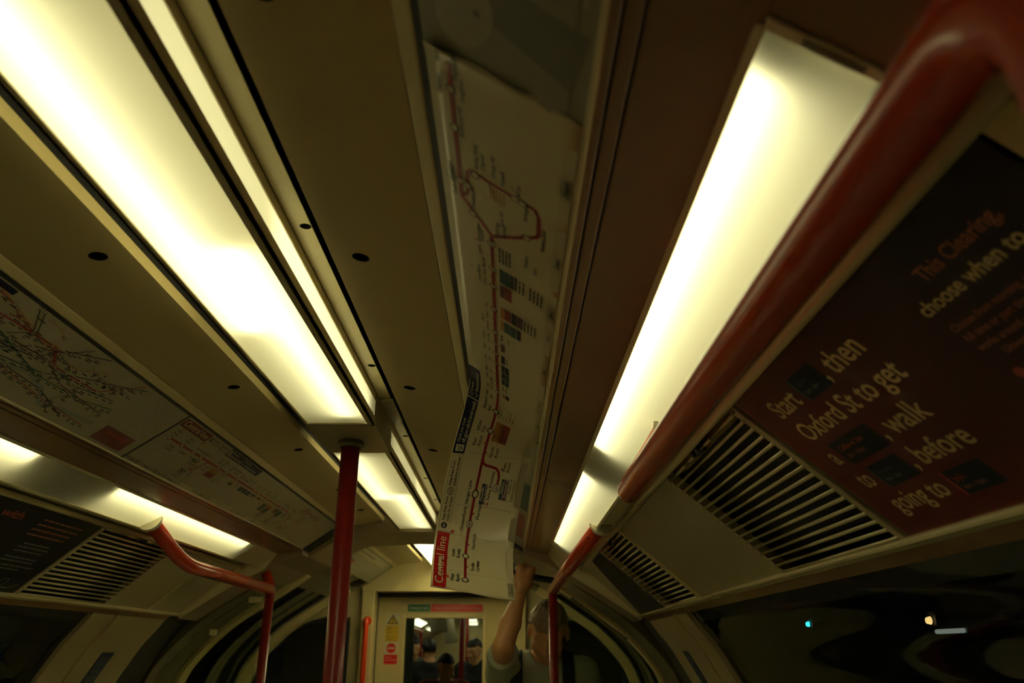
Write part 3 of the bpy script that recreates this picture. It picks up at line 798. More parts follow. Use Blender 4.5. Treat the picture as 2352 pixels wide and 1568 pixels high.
# ventilation grilles
def grille(side, y0, y1, label):
    root = empty('vent_grille', (side * 0.86, (y0 + y1) / 2, EYE + 0.24)); tag(root, label, 'vent grille', 'slatted vents in the side panels')
    panel_slab('backing', side, y0 + 0.004, y1 - 0.004, 0.006, SLOPE_AD - 0.006, 0.004, ['dark'], root, rise=-0.040)
    panel_slab('hinge_plate', side, y0 + 0.018, y1 - 0.018, 0.004, 0.026, 0.003, ['brown'], root, rise=-0.020)
    for a, b in ((y0, y0 + 0.019), (y1 - 0.010, y1)):
        edge_bevel(panel_slab('frame', side, a, b, 0.002, SLOPE_AD - 0.004, 0.020, ['grey_metal'], root, rise=0.002))
    fn = panel_fn(side, 0.0)
    def at(y, t, h): p, n = fn(-side * y, t); return p + n * h
    mb = MB(); N = 17
    for k in range(N):
        t = 0.0150 + k * 0.01745
        segs = [(y0 + 0.012, y1 - 0.006)]
        if k == 0:
            m = (y0 + y1) / 2; segs = [(y0 + 0.02, m - 0.105), (m - 0.100, m - 0.025), (m + 0.030, m + 0.100), (m + 0.106, y1 - 0.008)]
        for a, b in segs: mb.tube([at(a, t, 0.0015), at(b, t, 0.0015)], 0.0031, 10)
    o = mb.build('slats', 'steel', root)
    for f in o.data.polygons: f.use_smooth = len(f.vertices) == 4
    m = (y0 + y1) / 2; mb = MB()
    for dy in (-0.018, 0.018): mb.tube([at(m + dy, 0.012, -0.014), at(m + dy, 0.012, 0.006)], 0.006, 14)
    mb.tube([at(m - 0.022, 0.015, -0.006), at(m + 0.022, 0.015, -0.006)], 0.008, 12)
    mb.build('latch', 'rubber', root)
    mb = MB(); mb.tube([at(y0 + 0.009, 0.010, 0.000), at(y0 + 0.009, 0.010, 0.0036)], 0.0052, 14); mb.build('screw', 'olive', root)
    return root
grille(1, 1.130, 1.655, 'large slatted vent beside the dark red advert')
grille(1, 2.420, 2.948, 'smaller looking slatted vent on the right, beyond the plain panel')
grille(-1, 2.352, 2.892, 'slatted vent on the left, after the black advert')

def blank(side, y0, y1, label, film=False):
    root = empty('access_panel', (side * 0.86, (y0 + y1) / 2, EYE + 0.24)); tag(root, label, 'access panel', 'plain access panels in the side wall')
    edge_bevel(panel_slab('cover', side, y0 + 0.002, y1 - 0.002, 0.006, SLOPE_AD - 0.010, 0.012, ['grey_panel'], root), 0.0015)
    edge_bevel(panel_slab('frame', side, y1 - 0.016, y1, 0.002, SLOPE_AD - 0.002, 0.014, ['cream'], root, rise=0.004), 0.0015)
    return root
blank(1, 1.660, 2.415, 'plain access panel on the right between the two vents')
blank(-1, 2.895, 3.255, 'plain access panel on the left, next to the vent')
blank(-1, 3.262, RIB0 - 0.008, 'narrow access panel at the far end of the left wall')
root = blank(1, 2.952, RIB0 - 0.008, 'far right access panel covered with torn dark film')
P = Print(); rng = random.Random(11)
q = lambda D, t: (3.6 - D, t)
P.quad([q(2.962, 0.008), q(3.26, 0.008), q(3.36, 0.11), q(3.52, 0.298), q(2.962, 0.300)], 'film', 1.5)
for D, t, w, h in ((3.08, 0.075, 0.035, 0.028), (3.11, 0.060, 0.025, 0.012), (3.10, 0.100, 0.03, 0.02), (3.16, 0.135, 0.028, 0.018), (2.985, 0.205, 0.045, 0.025), (3.02, 0.225, 0.03, 0.015)):
    n = 11; P.poly([(3.6 - D + w * rng.uniform(.6, 1.1) * math.cos(6.283*k/n), t + h * 0.7 * rng.uniform(.5, 1.1) * math.sin(6.283*k/n)) for k in range(n)][::-1], [tuple(range(n))], 'residue', 5)
P.build('torn_film', panel_fn(1, 3.6), root)

# ------------------------------------------------------------------ the route map sheet (shared layout: s metres along, d metres down)
WM = W_MAP
STN_W = [  # name, s of the station, label side, interchange
    ('West\nRuislip', 0.037, -1, 1), ('Ruislip\nGardens', 0.083, 1, 0), ('South\nRuislip', 0.115, -1, 1), ('Northolt', 0.148, 1, 0),
    ('Greenford', 0.193, -1, 2), ('Perivale', 0.213, 1, 0), ('Hanger Lane', 0.247, -1, 1), ('North\nActon', 0.328, 1, 0),
    ('East\nActon', 0.349, -1, 0), ('White\nCity', 0.383, -1, 1), ("Shepherd's\nBush", 0.445, -1, 1), ('Holland\nPark', 0.496, -1, 0),
    ('Notting\nHill Gate', 0.547, -1, 1), ('Queensway', 0.583, -1, 0), ('Lancaster\nGate', 0.612, -1, 0), ('Marble\nArch', 0.655, -1, 0),
    ('Bond\nStreet', 0.719, -1, 2), ('Oxford\nCircus', 0.768, -1, 1), ('Tottenham\nCourt Road', 0.814, -1, 2), ('Holborn', 0.866, -1, 1),
    ('Chancery\nLane', 0.890, -1, 0), ("St Paul's", 0.915, -1, 0), ('Bank', 0.959, -1, 1), ('Liverpool\nStreet', 1.039, -1, 1),
    ('Bethnal\nGreen', 1.065, -1, 0), ('Mile End', 1.092, -1, 2), ('Stratford', 1.164, -1, 2)]
VL = 0.402 * WM
def central_map(P, s_end=1.49):
    T = P.text
    P.rect(0.003, 0.169, 0.004, 0.031, 'ink_red')
    T('Central line', 0.012, 0.0245, 0.0180, 'ink_cream', width=0.145, lift=2, bold=0.002)
    # key boxes
    P.line([(0.171, 0.004), (0.315, 0.004), (0.315, 0.0275), (0.171, 0.0275), (0.171, 0.004)], 0.0007, 'ink_midgrey')
    P.icon_wheelchair((0.183, 0.0150), 0.0068, 'ink_dark', True); P.icon_wheelchair((0.2475, 0.0150), 0.0068, 'ink_dark', False)
    for s0, l1, l2 in ((0.193, 'Step-free from', 'train to street'), (0.2575, 'Step-free from', 'platform to street')):
        T(l1, s0, 0.0135, 0.0058, 'ink_dark', width=0.045); T(l2, s0, 0.0228, 0.0058, 'ink_dark', width=0.045 if 'train' in l2 else 0.053)
    P.rect(0.318, 0.4425, 0.0015, 0.0275, 'ink_blue'); P.rect(0.4455, 0.606, 0.0015, 0.0275, 'ink_blue')
    P.rect(0.3225, 0.3365, 0.006, 0.0235, 'ink_cream', 2); P.ring((0.3290, 0.0145), 0.0042, 0.0014, 'ink_blue', lift=3); P.quad([(0.3265, 0.0180), (0.3315, 0.0180), (0.3290, 0.0215)], 'ink_blue', 3)
    T('Check your travel', 0.341, 0.0110, 0.0062, 'ink_cream', width=0.050, lift=2); T('tfl.gov.uk/travel-tools', 0.341, 0.0232, 0.0088, 'ink_cream', width=0.097, lift=2)
    P.line([(0.452, 0.0200), (0.460, 0.0235), (0.468, 0.0190)], 0.0016, 'ink_cream', 2); P.ring((0.4580, 0.0095), 0.0042, 0.0011, 'ink_cream', lift=2)
    T('For more info', 0.466, 0.0110, 0.0055, 'ink_cream', width=0.040, lift=2); T('Download the free app', 0.474, 0.0232, 0.0078, 'ink_cream', width=0.110, lift=2)
    # zone boundaries
    for s0, lab in ((0.060, 'Zone 6'), (0.167, 'Zone 5'), (0.226, 'Zone 4'), (0.323, 'Zone 3'), (0.66, 'Zone 2'), (1.00, 'Zone 1'), (1.13, 'Zone 2')):
        P.line([(s0, 0.033), (s0, 0.157)], 0.0006, 'ink_midgrey', 0.8)
    zb = [0.0, 0.060, 0.167, 0.226, 0.323, 0.66, 1.00, 1.13, 1.30, 1.45]
    for k, lab in enumerate(('Zone 6', 'Zone 5', 'Zone 4', 'Zone 3', 'Zone 2', 'Zone 1', 'Zone 2', 'Zone 3', 'Zone 4')):
        a, b = zb[k] + 0.006, zb[k+1] - 0.006
        for x0, x1 in ((a, min(a + 0.09, b)), (max(b - 0.09, a), b)):
            P.quad([(x0, 0.174), (x0 + 0.004, 0.160), (x1 - 0.004, 0.160), (x1, 0.174)], 'ink_grey', 0.6)
        T(lab, (0.262 if k == 3 else (a + b) / 2) - 0.013, 0.1705, 0.0062, 'ink_dark', width=0.026)
        if b - a > 0.2: T(lab, b - 0.03, 0.1705, 0.0062, 'ink_dark', width=0.026)
    # the line itself
    v1, v2 = 0.0, 0.0
    P.line([(0.037, VL), (0.496, VL), (1.181, VL)], 0.0058, 'ink_line', 1.0)
    bend = [(0.315, VL), (0.304, VL + 0.003), (0.300, VL + 0.010), (0.298, VL + 0.024), (0.296, VL + 0.034), (0.290, VL + 0.041), (0.280, VL + 0.0445), (0.262, VL + 0.0445)]
    P.line(bend, 0.0054, 'ink_line', 1.0, 0.004)
    J = (1.183, 0.407 * WM); v = lambda x: x * WM
    P.line([J, (1.236, v(.165)), (1.245, v(.158)), (1.469, v(.158))], 0.0058, 'ink_line', 1.0)
    P.line([J, (1.214, v(.60)), (1.246, v(.775)), (1.254, v(.79)), (1.262, v(.79)), (1.290, v(.785)), (1.302, v(.755)), (1.303, v(.70)), (1.303, v(.52)), (1.304, v(.31)), (1.304, v(.25)), (1.297, v(.225)), (1.275, v(.222)), (1.258, v(.22)), (1.248, v(.20)), (1.243, v(.165))], 0.0054, 'ink_line', 1.0)
    for k in range(5):
        a = (1.300 - 0.001 * k, v(.40 + .028 * k)); P.line([a, (1.272 - 0.004 * (k % 2), v(.415 + .026 * k))], 0.0018, 'ink_orange', 1.1)
    for s0, vv in ((1.430, .158), (1.370, .160), (1.271, .159), (1.271, .222), (1.302, .29), (1.303, .60), (1.302, .66), (1.233, .70), (1.212, .245)):
        P.ring((s0, v(vv)), 0.0060, 0.0013, 'ink_dark', fill='map_white', lift=2)
    rl = [('Epping', 1.462, .10), ('Theydon Bois', 1.445, .215), ('Debden', 1.415, .09), ('Loughton', 1.42, .25), ('Buckhurst Hill', 1.36, .225), ('Woodford', 1.262, .10), ('South Woodford', 1.235, .12),
          ('Snaresbrook', 1.225, .27), ('Roding Valley', 1.315, .32), ('Chigwell', 1.320, .37), ('Grange Hill', 1.318, .45), ('Hainault', 1.312, .52), ('Fairlop', 1.308, .64), ('Barkingside', 1.268, .70),
          ('Newbury Park', 1.222, .845), ('Gants Hill', 1.222, .51), ('Redbridge', 1.192, .47), ('Wanstead', 1.195, .53), ('Leytonstone', 1.150, .30), ('Leyton', 1.115, .30), ('Newbury', 1.155, .72), ('Gants', 1.150, .80)]
    for t, s0, vv in rl: T(t, s0, v(vv), 0.0062, 'ink_dark')
    # stations
    for nm, s0, sd, kind in STN_W:
        L = nm.split('\n'); cap = 0.0060
        if kind == 1: P.ring((s0, VL), 0.0076 if s0 < .5 else 0.0066, 0.0022 if s0 < .5 else 0.0017, 'ink_dark', fill='map_white', lift=2)
        elif kind == 2:
            P.icon_wheelchair((s0, VL), 0.0072, 'ink_dark', False)
        else: P.rect(s0 - 0.0016, s0 + 0.0016, VL + (0.0029 if sd > 0 else -0.0062), VL + (0.0062 if sd > 0 else -0.0029), 'ink_line')
        big = s0 < 0.5; cap = 0.0076 if big else 0.0060
        if sd < 0: base = [VL - 0.0125 - (len(L) - 1 - k) * (cap + 0.0035) for k in range(len(L))]
        else: base = [VL + 0.0115 + cap + k * (cap + 0.0035) for k in range(len(L))]
        if nm == 'Hanger Lane': base = [VL - 0.0125]; s_ = s0 - 0.018
        for k, t in enumerate(L):
            P.text(t, s0 - (0.018 if nm == 'Hanger Lane' else 0.014 if nm == 'Greenford' else 0.010), base[k], cap, 'ink_dark', width=0.0405 if nm == 'Hanger Lane' else None)
    for s0, vv in ((0.058, .205), (0.118, .185), (0.193, .225)): P.icon_rail((s0 - 0.020, v(vv) - .004), 0.0105, 'ink_red')
    for s0, vv in ((1.150, .255), (1.062, .19)): P.icon_rail((s0, v(vv)), 0.006, 'ink_red')
    # Ealing branch
    P.rect(0.2935, 0.2965, VL + 0.045, VL + 0.049, 'ink_line'); T('West', 0.290, v(.715), 0.0066, 'ink_dark'); T('Acton', 0.290, v(.770), 0.0066, 'ink_dark')
    P.icon_wheelchair((0.260, v(.652)), 0.0075, 'ink_dark', False)
    P.icon_rail((0.232, v(.575)), 0.0075, 'ink_red'); T('Ealing Broadway', 0.2385, v(.590), 0.0066, 'ink_dark', width=0.052)
    P.rect(0.231, 0.2655, v(.470), v(.540), 'ink_blue'); T('Piccadilly', 0.236, v(.502), 0.005, 'ink_cream', lift=2); T('Park Royal 400m', 0.234, v(.535), 0.0040, 'ink_cream', lift=2)
    P.rect(0.242, 0.277, v(.705), v(.742), 'ink_teal'); T('District', 0.252, v(.735), 0.005, 'ink_cream', lift=2)
    P.rect(0.242, 0.277, v(.747), v(.792), 'ink_purple'); T('Elizabeth line', 0.246, v(.782), 0.005, 'ink_cream', lift=2)
    P.line([(0.242, v(.797)), (0.277, v(.797)), (0.277, v(.885)), (0.242, v(.885)), (0.242, v(.797))], 0.0006, 'ink_dark')
    T('Trains to', 0.253, v(.835), 0.0050, 'ink_dark'); T('Heathrow Airport', 0.2435, v(.877), 0.0045, 'ink_dark', width=0.031)
    # connections in the middle part
    P.rect(0.358, 0.4155, v(.445), v(.535), 'ink_orange'); P.rect(0.358, 0.4155, v(.535), v(.635), 'ink_brown')
    for k, t in enumerate(('Circle', 'Wood Lane 200m', 'Hammersmith', '& City')): T(t, 0.364, v(.480 + .046 * k), 0.0045, 'ink_dark', lift=2)
    P.line([(0.428, v(.440)), (0.474, v(.440)), (0.474, v(.655)), (0.428, v(.655)), (0.428, v(.440))], 0.0006, 'ink_dark'); P.line([(0.428, v(.452)), (0.474, v(.452))], 0.0006, 'ink_dark'); P.line([(0.428, v(.555)), (0.474, v(.555))], 0.0006, 'ink_dark')
    for k, t in enumerate(('Walking Line', 'and', 'to', "Shepherd's Bush", 'Market')): T(t, 0.433, v(.487 + .040 * k), 0.0042, 'ink_dark')
    P.rect(0.530, 0.555, v(.465), v(.505), 'ink_orange'); P.rect(0.530, 0.555, v(.507), v(.555), 'ink_dark')
    for k, s0 in enumerate((0.575, 0.585)): P.words(0.575, v(.485 + .045 * k), 0.005, 0.028, 'ink_midgrey', random.Random(k))
    for s0, l in ((0.618, .030), (0.652, .034), (0.690, .036)):
        P.rect(s0, s0 + l, v(.462), v(.503), 'ink_blue'); P.rect(s0, s0 + l, v(.508), v(.553), 'ink_teal' if s0 < .66 else 'ink_blue')
    P.rect(0.735, 0.775, v(.462), v(.506), 'ink_blue'); P.words(0.740, v(.54), .005, .03, 'ink_midgrey', random.Random(5))
    P.rect(0.795, 0.830, v(.462), v(.506), 'ink_purple')
    P.line([(0.842, v(.50)), (0.872, v(.50)), (0.872, v(.61)), (0.842, v(.61)), (0.842, v(.50))], 0.0005, 'ink_midgrey'); P.words(0.845, v(.485), .006, .024, 'ink_dark', random.Random(8)); P.words(0.846, v(.56), .005, .022, 'ink_midgrey', random.Random(9))
    for (a, b, t0, t1, m) in ((0.891, 0.932, .465, .505, 'ink_orange'), (0.891, 0.932, .507, .570, 'ink_teal'), (0.891, 0.932, .572, .632, 'ink_teal'), (0.893, 0.934, .640, .685, 'ink_blue'),
                              (0.941, 0.982, .466, .506, 'ink_orange'), (0.942, 0.983, .508, .575, 'ink_brown'), (0.943, 0.985, .580, .635, 'ink_dark'), (0.944, 0.986, .640, .700, 'ink_purple'),
                              (1.017, 1.058, .464, .506, 'ink_purple'), (1.018, 1.060, .508, .582, 'ink_brown'),
                              (1.064, 1.106, .465, .508, 'ink_teal'), (1.065, 1.107, .512, .560, 'ink_teal'), (1.066, 1.107, .563, .600, 'ink_dark'), (1.068, 1.108, .604, .632, 'ink_purple')):
        P.rect(a, b, v(t0), v(t1), m)
    for s0, t0 in ((1.068, .665), (1.068, .70), (1.066, .765), (1.066, .80), (1.065, .835), (1.064, .87), (0.945, .73), (0.945, .765), (0.944, .80), (0.944, .835), (1.125, .48), (1.125, .51), (1.126, .54), (1.127, .57)):
        P.words(s0, v(t0), 0.0048, 0.040, 'ink_dark', random.Random(int(s0*1e4 + t0*1e3)))

# hanging sheet: ruled between its two long edges
LC = [(0.0, (0.267, 1.628, 0.1195)), (0.17, (0.2667, 1.709, 0.241)), (0.318, (0.298, 1.66, 0.395)), (0.44, (0.331, 1.60, 0.500)), (0.604, (MI[0] + .001, 1.45, MI[1] - .001)), (1.49, (MI[0] + .001, 0.564, MI[1] - .001))]
RC = [(0.0, (0.434, 1.648, 0.094)), (0.17, (0.431, 1.74, 0.214)), (0.318, (0.4635, 1.727, 0.388)), (0.44, (0.482, 1.614, 0.417)), (0.604, (MO[0] - .002, 1.45, MO[1])), (1.49, (MO[0] - .002, 0.564, MO[1]))]
def edge_at(C, s):
    S = [c[0] for c in C]; Q = [np.array(c[1]) for c in C]
    s = min(max(s, S[0]), S[-1]); i = max(0, min(len(S) - 2, sum(1 for x in S if x <= s) - 1))
    def tan(j):
        if j == 0: return (Q[1] - Q[0]) / (S[1] - S[0])
        if S[j] >= 0.6: return (Q[-1] - Q[-2]) / (S[-1] - S[-2])
        a = (Q[j] - Q[j-1]) / (S[j] - S[j-1]); b = (Q[j+1] - Q[j]) / (S[j+1] - S[j]); h0, h1 = S[j] - S[j-1], S[j+1] - S[j]
        return (a * h1 + b * h0) / (h0 + h1)
    h = S[i+1] - S[i]; t = (s - S[i]) / h
    return (2*t**3 - 3*t*t + 1)*Q[i] + (t**3 - 2*t*t + t)*tan(i)*h + (-2*t**3 + 3*t*t)*Q[i+1] + (t**3 - t*t)*tan(i+1)*h
def hang_pos(s, d):
    w = d / WM; p = edge_at(LC, s) * (1 - w) + edge_at(RC, s) * w
    # soft buckles in the loose part and a crumpled near end
    k = max(0.0, 1 - s / 0.60)
    p = p + np.array([0, -1, 0.2]) * (0.0035 * k * math.sin(17 * s + 7 * w) + 0.0025 * k * math.sin(31 * s - 9 * w))
    e = max(0.0, (s - 1.452) / 0.038)
    if e > 0: p = p + np.array([0.0, 0.0, -1.0]) * e * e * (0.010 * (1 - w) ** 2 + 0.003 * math.sin(14 * w))
    return Vector((p[0], p[1], p[2] + EYE))
def hang_fn(s, d):
    p = hang_pos(s, d); e = 0.002
    u = hang_pos(min(s + e, 1.489), d) - hang_pos(max(s - e, 0), d); w = hang_pos(s, d + e) - hang_pos(s, d - e)
    n = u.cross(w).normalized()
    if n.y > 0.05 or (abs(n.y) <= 0.05 and n.z > 0): n = -n
    if n.dot(Vector((0.42, 0, EYE)) - p) < 0: n = -n
    return p, n

root = empty('route_map', (0.375, 1.65, EYE + 0.10)); tag(root, 'Central line map sheet that has slipped from its frame and hangs down', 'map')
def sheet_mesh(fn, s0, s1, ns, nd, t):
    V, F = [], []
    for i in range(ns + 1):
        for j in range(nd + 1):
            p, n = fn(s0 + (s1 - s0) * i / ns, WM * j / nd); V.append(p)
    N = len(V)
    for i in range(ns + 1):
        for j in range(nd + 1):
            p, n = fn(s0 + (s1 - s0) * i / ns, WM * j / nd); V.append(p - n * t)
    k = nd + 1
    for i in range(ns):
        for j in range(nd):
            a = i * k + j; F.append((a, a + 1, a + k + 1, a + k)); F.append((N + a, N + a + k, N + a + k + 1, N + a + 1))
    for i in range(ns):
        a = i * k; F.append((a, a + k, N + a + k, N + a)); a = i * k + nd; F.append((a, N + a, N + a + k, a + k))
    for j in range(nd):
        F.append((j, N + j, N + j + 1, j + 1)); a = ns * k + j; F.append((a, a + 1, N + a + 1, N + a))
    return V, F
V, F = sheet_mesh(hang_fn, 0.0, 1.485, 150, 10, 0.0008)
link_mesh('sheet', V, F, 'map_white', root, smooth=True)
P = Print(); central_map(P)
P.build('lettering', hang_fn, root, lift=0.00055)

# its twin still in place in the frame on the left
def frame_fn(side, y_start, drop=0.0006):
    dx, dz = (MO[0] - MI[0]) / WM, (MO[1] - MI[1]) / WM
    n = Vector((side * dz, 0, -dx))
    return lambda s, d: (Vector((side * (MI[0] + dx * d), y_start - side * s, EYE + MI[1] + dz * d)) + n * drop, n)
def framed_sheet(name, side, y_start, length, mat, label, cat, group=None, drop=0.0006):
    r = empty(name, (side * 0.41, y_start - side * length / 2, EYE + 0.47)); tag(r, label, cat, group)
    fn = frame_fn(side, y_start, drop)
    V, F = sheet_mesh(fn, 0.0, length, 4, 2, 0.0008)
    link_mesh('sheet', V, F, mat, r)
    return r, fn
r, fn = framed_sheet('route_map', -1, 1.838, 1.755, 'map_aged', 'Central line map still flat in its frame on the left', 'map')
P = Print(); central_map(P); P.m = ['ink_red_dim' if m == 'ink_red' else m for m in P.m]; P.rect(0.0, 1.755, 0.157, 0.1575, 'ink_grey', 0.5); P.build('lettering', fn, r)

# big network map on the left: a web of coloured lines with station names as fine print
r, fn = framed_sheet('network_map', -1, 0.30, 1.532, 'map_aged', 'large map with a web of thin coloured lines in the left frame', 'map')
P = Print(); rng = random.Random(21)
b = lambda D, vv: (D - 0.30, vv * WM)
webs = [('ink_brown', .0026, [(1.10, .95), (1.17, .50), (1.16, .23), (1.19, .20), (1.24, .25), (1.30, .25), (1.36, .42), (1.45, .42), (1.513, .41), (1.60, .02)]),
        ('ink_line', .0030, [(0.85, .28), (1.00, .30), (1.237, .253), (1.316, .250), (1.348, .421), (1.40, .425), (1.513, .409)]),
        ('ink_dark', .0022, [(1.19, .02), (1.237, .25), (1.20, .40), (1.16, .60), (1.18, .98)]), ('ink_dark', .0020, [(1.205, .02), (1.25, .26)]),
        ('ink_brown', .0020, [(1.02, .22), (1.10, .10), (1.15, .13), (1.19, .22)]), ('ink_orange', .0020, [(1.08, .05), (1.16, .14), (1.235, .22), (1.30, .30), (1.41, .32), (1.48, .15)]),
        ('ink_blue', .0024, [(0.80, .55), (1.05, .42), (1.20, .52), (1.30, .45), (1.33, .23), (1.44, .02)]), ('ink_teal', .0024, [(0.80, .68), (1.06, .50), (1.24, .62), (1.36, .55), (1.42, .40), (1.58, .14), (1.62, .06)]),
        ('ink_dark', .0024, [(0.90, .90), (1.13, .66), (1.22, .58), (1.27, .36), (1.34, .24), (1.38, .04)]), ('ink_green', .0024, [(0.80, .36), (1.02, .44), (1.18, .40), (1.35, .60), (1.50, .60), (1.61, .50)]),
        ('ink_purple', .0024, [(0.88, .70), (1.10, .58), (1.22, .42), (1.33, .40), (1.42, .56), (1.60, .62)]), ('ink_brown', .0018, [(1.05, .30), (1.12, .34), (1.18, .60), (1.30, .72), (1.42, .80), (1.60, .86)]),
        ('ink_orange', .0018, [(1.23, .05), (1.27, .06), (1.30, .12), (1.29, .22), (1.33, .25)]), ('ink_midgrey', .0018, [(1.36, .08), (1.42, .12), (1.43, .22), (1.50, .26), (1.60, .24)]),
        ('ink_dark', .0018, [(1.46, .40), (1.47, .60), (1.44, .80), (1.48, .92)]), ('ink_blue', .0020, [(1.00, .80), (1.20, .80), (1.28, .68), (1.40, .72), (1.52, .88)]),
        ('ink_teal', .0018, [(1.34, .30), (1.39, .34), (1.38, .44), (1.44, .50), (1.58, .40)]), ('ink_purple', .0016, [(1.49, .30), (1.56, .20), (1.60, .10)]),
        ('ink_dark', .0018, [(1.05, .62), (1.15, .72), (1.26, .76), (1.32, .90)])]
for m, w, pts in webs:
    P.line([b(*p) for p in pts], w, m, 1.0 + rng.random() * 0.5)
    for p, q_ in zip(pts, pts[1:]):
        L = math.hypot(q_[0] - p[0], (q_[1] - p[1]) * WM); n = int(L / 0.022)
        for k in range(n):
            t = (k + 0.5) / n; c = b(p[0] + (q_[0] - p[0]) * t, p[1] + (q_[1] - p[1]) * t)
            if 0.04 < c[0] < 1.46 and 0.01 < c[1] < WM - 0.012:
                for j in range(rng.choice((1, 1, 2))): P.rect(c[0] + 0.004, c[0] + 0.004 + rng.uniform(.008, .018), c[1] + 0.004 + j * .0042, c[1] + 0.0062 + j * .0042, 'ink_dark', 0.9)
        P.ring(b(*p), 0.0032, 0.0011, 'ink_dark', fill='ink_cream', lift=1.8, n=14)
P.line([b(0.8, .78), b(1.0, .80), b(1.15, .66), b(1.25, .70), b(1.33, .62), b(1.40, .70), b(1.44, .88), b(1.50, .80), b(1.62, .78)], 0.0095, 'ink_river', 0.5)
P.rect(1.094 - .30, 1.126 - .30, 0.002, 0.0125, 'ink_blue', 1.5); P.rect(0.4, 0.82, 0.002, 0.0125, 'ink_blue', 1.5)
for k in range(26): P.line([b(1.622, .01 + .038 * k), b(1.622, .028 + .038 * k)], 0.0007, 'ink_midgrey', 0.8)
for k in range(70):
    c = b(rng.uniform(1.645, 1.815), rng.uniform(.05, .66)); P.line([c, (c[0] + rng.uniform(-.012, .012), c[1] + rng.uniform(-.008, .008))], 0.0011, 'ink_midgrey', 0.8)
P.rect(1.659 - .30, 1.795 - .30, .69 * WM, .945 * WM, 'ink_red_dim', 1.2)
P.text('No smoking', 1.678 - .30, .80 * WM, 0.0125, 'ad_orange', width=0.095, lift=2); P.words(1.678 - .30, .885 * WM, 0.006, 0.075, 'ink_brown', rng, 2)
P.build('lettering', fn, r, clip=None)
mb = MB(); f0 = frame_fn(-1, 1.828, 0.0012); mb.add([f0(0, 0.0)[0], f0(0, WM)[0], f0(0.006, WM)[0], f0(0.006, 0.0)[0]], [(0, 1, 2, 3)])
g = mb.v; n_ = f0(0, 0)[1]; mb = MB(); mb.add([v for v in g] + [tuple(Vector(v) - n_ * 0.0012) for v in g], [(0,1,2,3), (7,6,5,4), (0,4,5,1), (1,5,6,2), (2,6,7,3), (3,7,4,0)])
struct(mb.build('trim_45', 'rubber'))

# old poster above the near end of the hanging map, and what shows in the emptied frame
r, fn = framed_sheet('poster', 1, 0.590, 0.90, 'map_dirty', 'dim grimy poster in the frame at the very top, beside the slipped map', 'poster', drop=0.0002)
P = Print()
P.poly([(0.590 - (0.515 + 0.040 * math.cos(t) - .012 * math.sin(t)), 0.050 + 0.030 * math.sin(t)) for t in [6.283 * k / 28 for k in range(28)]], [tuple(range(28))], 'map_aged', 1)
P.quad([(0.05, 0.16), (0.09, 0.05), (0.13, 0.02), (0.17, 0.02), (0.13, 0.08), (0.12, 0.17)], 'ink_midgrey', 0.7)
P.quad([(0.145, 0.165), (0.175, 0.09), (0.22, 0.075), (0.21, 0.165)], 'map_aged', 0.8)
P.rect(0.30, 0.36, 0.12, 0.15, 'ink_blue', 1); P.line([(0.02, 0.158), (0.90, 0.158)], 0.004, 'ink_midgrey', 1)
P.disc((0.590 - 0.507, 0.064), 0.004, 'ink_midgrey', 2)
P.build('lettering', fn, r)
r, fn = framed_sheet('backing_sheet', 1, 3.55, 1.85, 'map_dirty', 'dull backing sheet with a teal patch, exposed where the map slipped out', 'backing sheet', drop=0.0001)
P = Print()
P.rect(3.55 - 2.62, 3.55 - 2.18, 0.11, 0.170, 'ink_teal', 1); P.rect(3.55 - 3.3, 3.55 - 2.72, 0.10, 0.165, 'ink_brown', 1); P.rect(3.55 - 2.12, 3.55 - 1.75, 0.12, 0.165, 'map_aged', 1)
P.build('patches', fn, r)

# framed poster beyond the arch on the left
r, fn = framed_sheet('poster', -1, 4.20, 1.17, 'map_aged', 'small grey poster with an orange corner, beyond the arch on the left', 'poster')
P = Print(); rng = random.Random(4)
P.rect(0.02, 1.02, 0.006, 0.050, 'map_white', 0.7); P.words(0.16, 0.036, 0.018, 0.46, 'ink_midgrey', rng, 1.5); P.rect(0.03, 0.30, 0.095, 0.150, 'ink_brown', 1.5); P.rect(0.05, 0.26, 0.105, 0.140, 'ad_orange', 2)
for k in range(60):
    c = (rng.uniform(0.08, 0.95), rng.uniform(.065, .16)); P.line([c, (c[0] + rng.uniform(-.06, .06), c[1] + rng.uniform(-.012, .012))], 0.0016, 'ink_midgrey', 1)
P.build('lettering', fn, r)

# ------------------------------------------------------------------ end wall with the connecting door
YD = 5.62
mb = MB()
def wall_poly(mb, pts, y0, y1):  mb.prism(pts, y0, y1)
for side in (-1, 1):
    S = (lambda q: q) if side == 1 else (lambda q: (-q[0], q[1]))
    # posts beside the door, proud of the corner panels
    mb.prism([S((0.451, -1.55)), S((0.534, -1.55)), S((0.534, 0.372)), S((0.451, 0.372))], Y_END - 0.04, Y_END + 0.10)
wl = mb.build('wall_end', 'cream', smooth=False); struct(wl); edge_bevel(wl, 0.008)
mb = MB(); mb.prism([(-0.534, 0.370), (0.534, 0.370), (0.534, 0.40), (0.46, 0.46), (0.30, 0.545), (0.12, 0.60), (-0.12, 0.60), (-0.30, 0.545), (-0.46, 0.46), (-0.534, 0.40)], Y_END - 0.04, Y_END + 0.10)
struct(mb.build('wall_end', 'cream'))
mb = MB(); mb.prism([(-0.46, 0.342), (0.46, 0.342), (0.46, 0.38), (-0.46, 0.38)], Y_END + 0.09, YD + 0.03)
for side in (-1, 1): mb.prism([(side * 0.452, -1.55), (side * 0.47, -1.55), (side * 0.47, 0.37), (side * 0.452, 0.37)], Y_END + 0.05, YD + 0.05)
struct(mb.build('trim_46', 'rubber'))
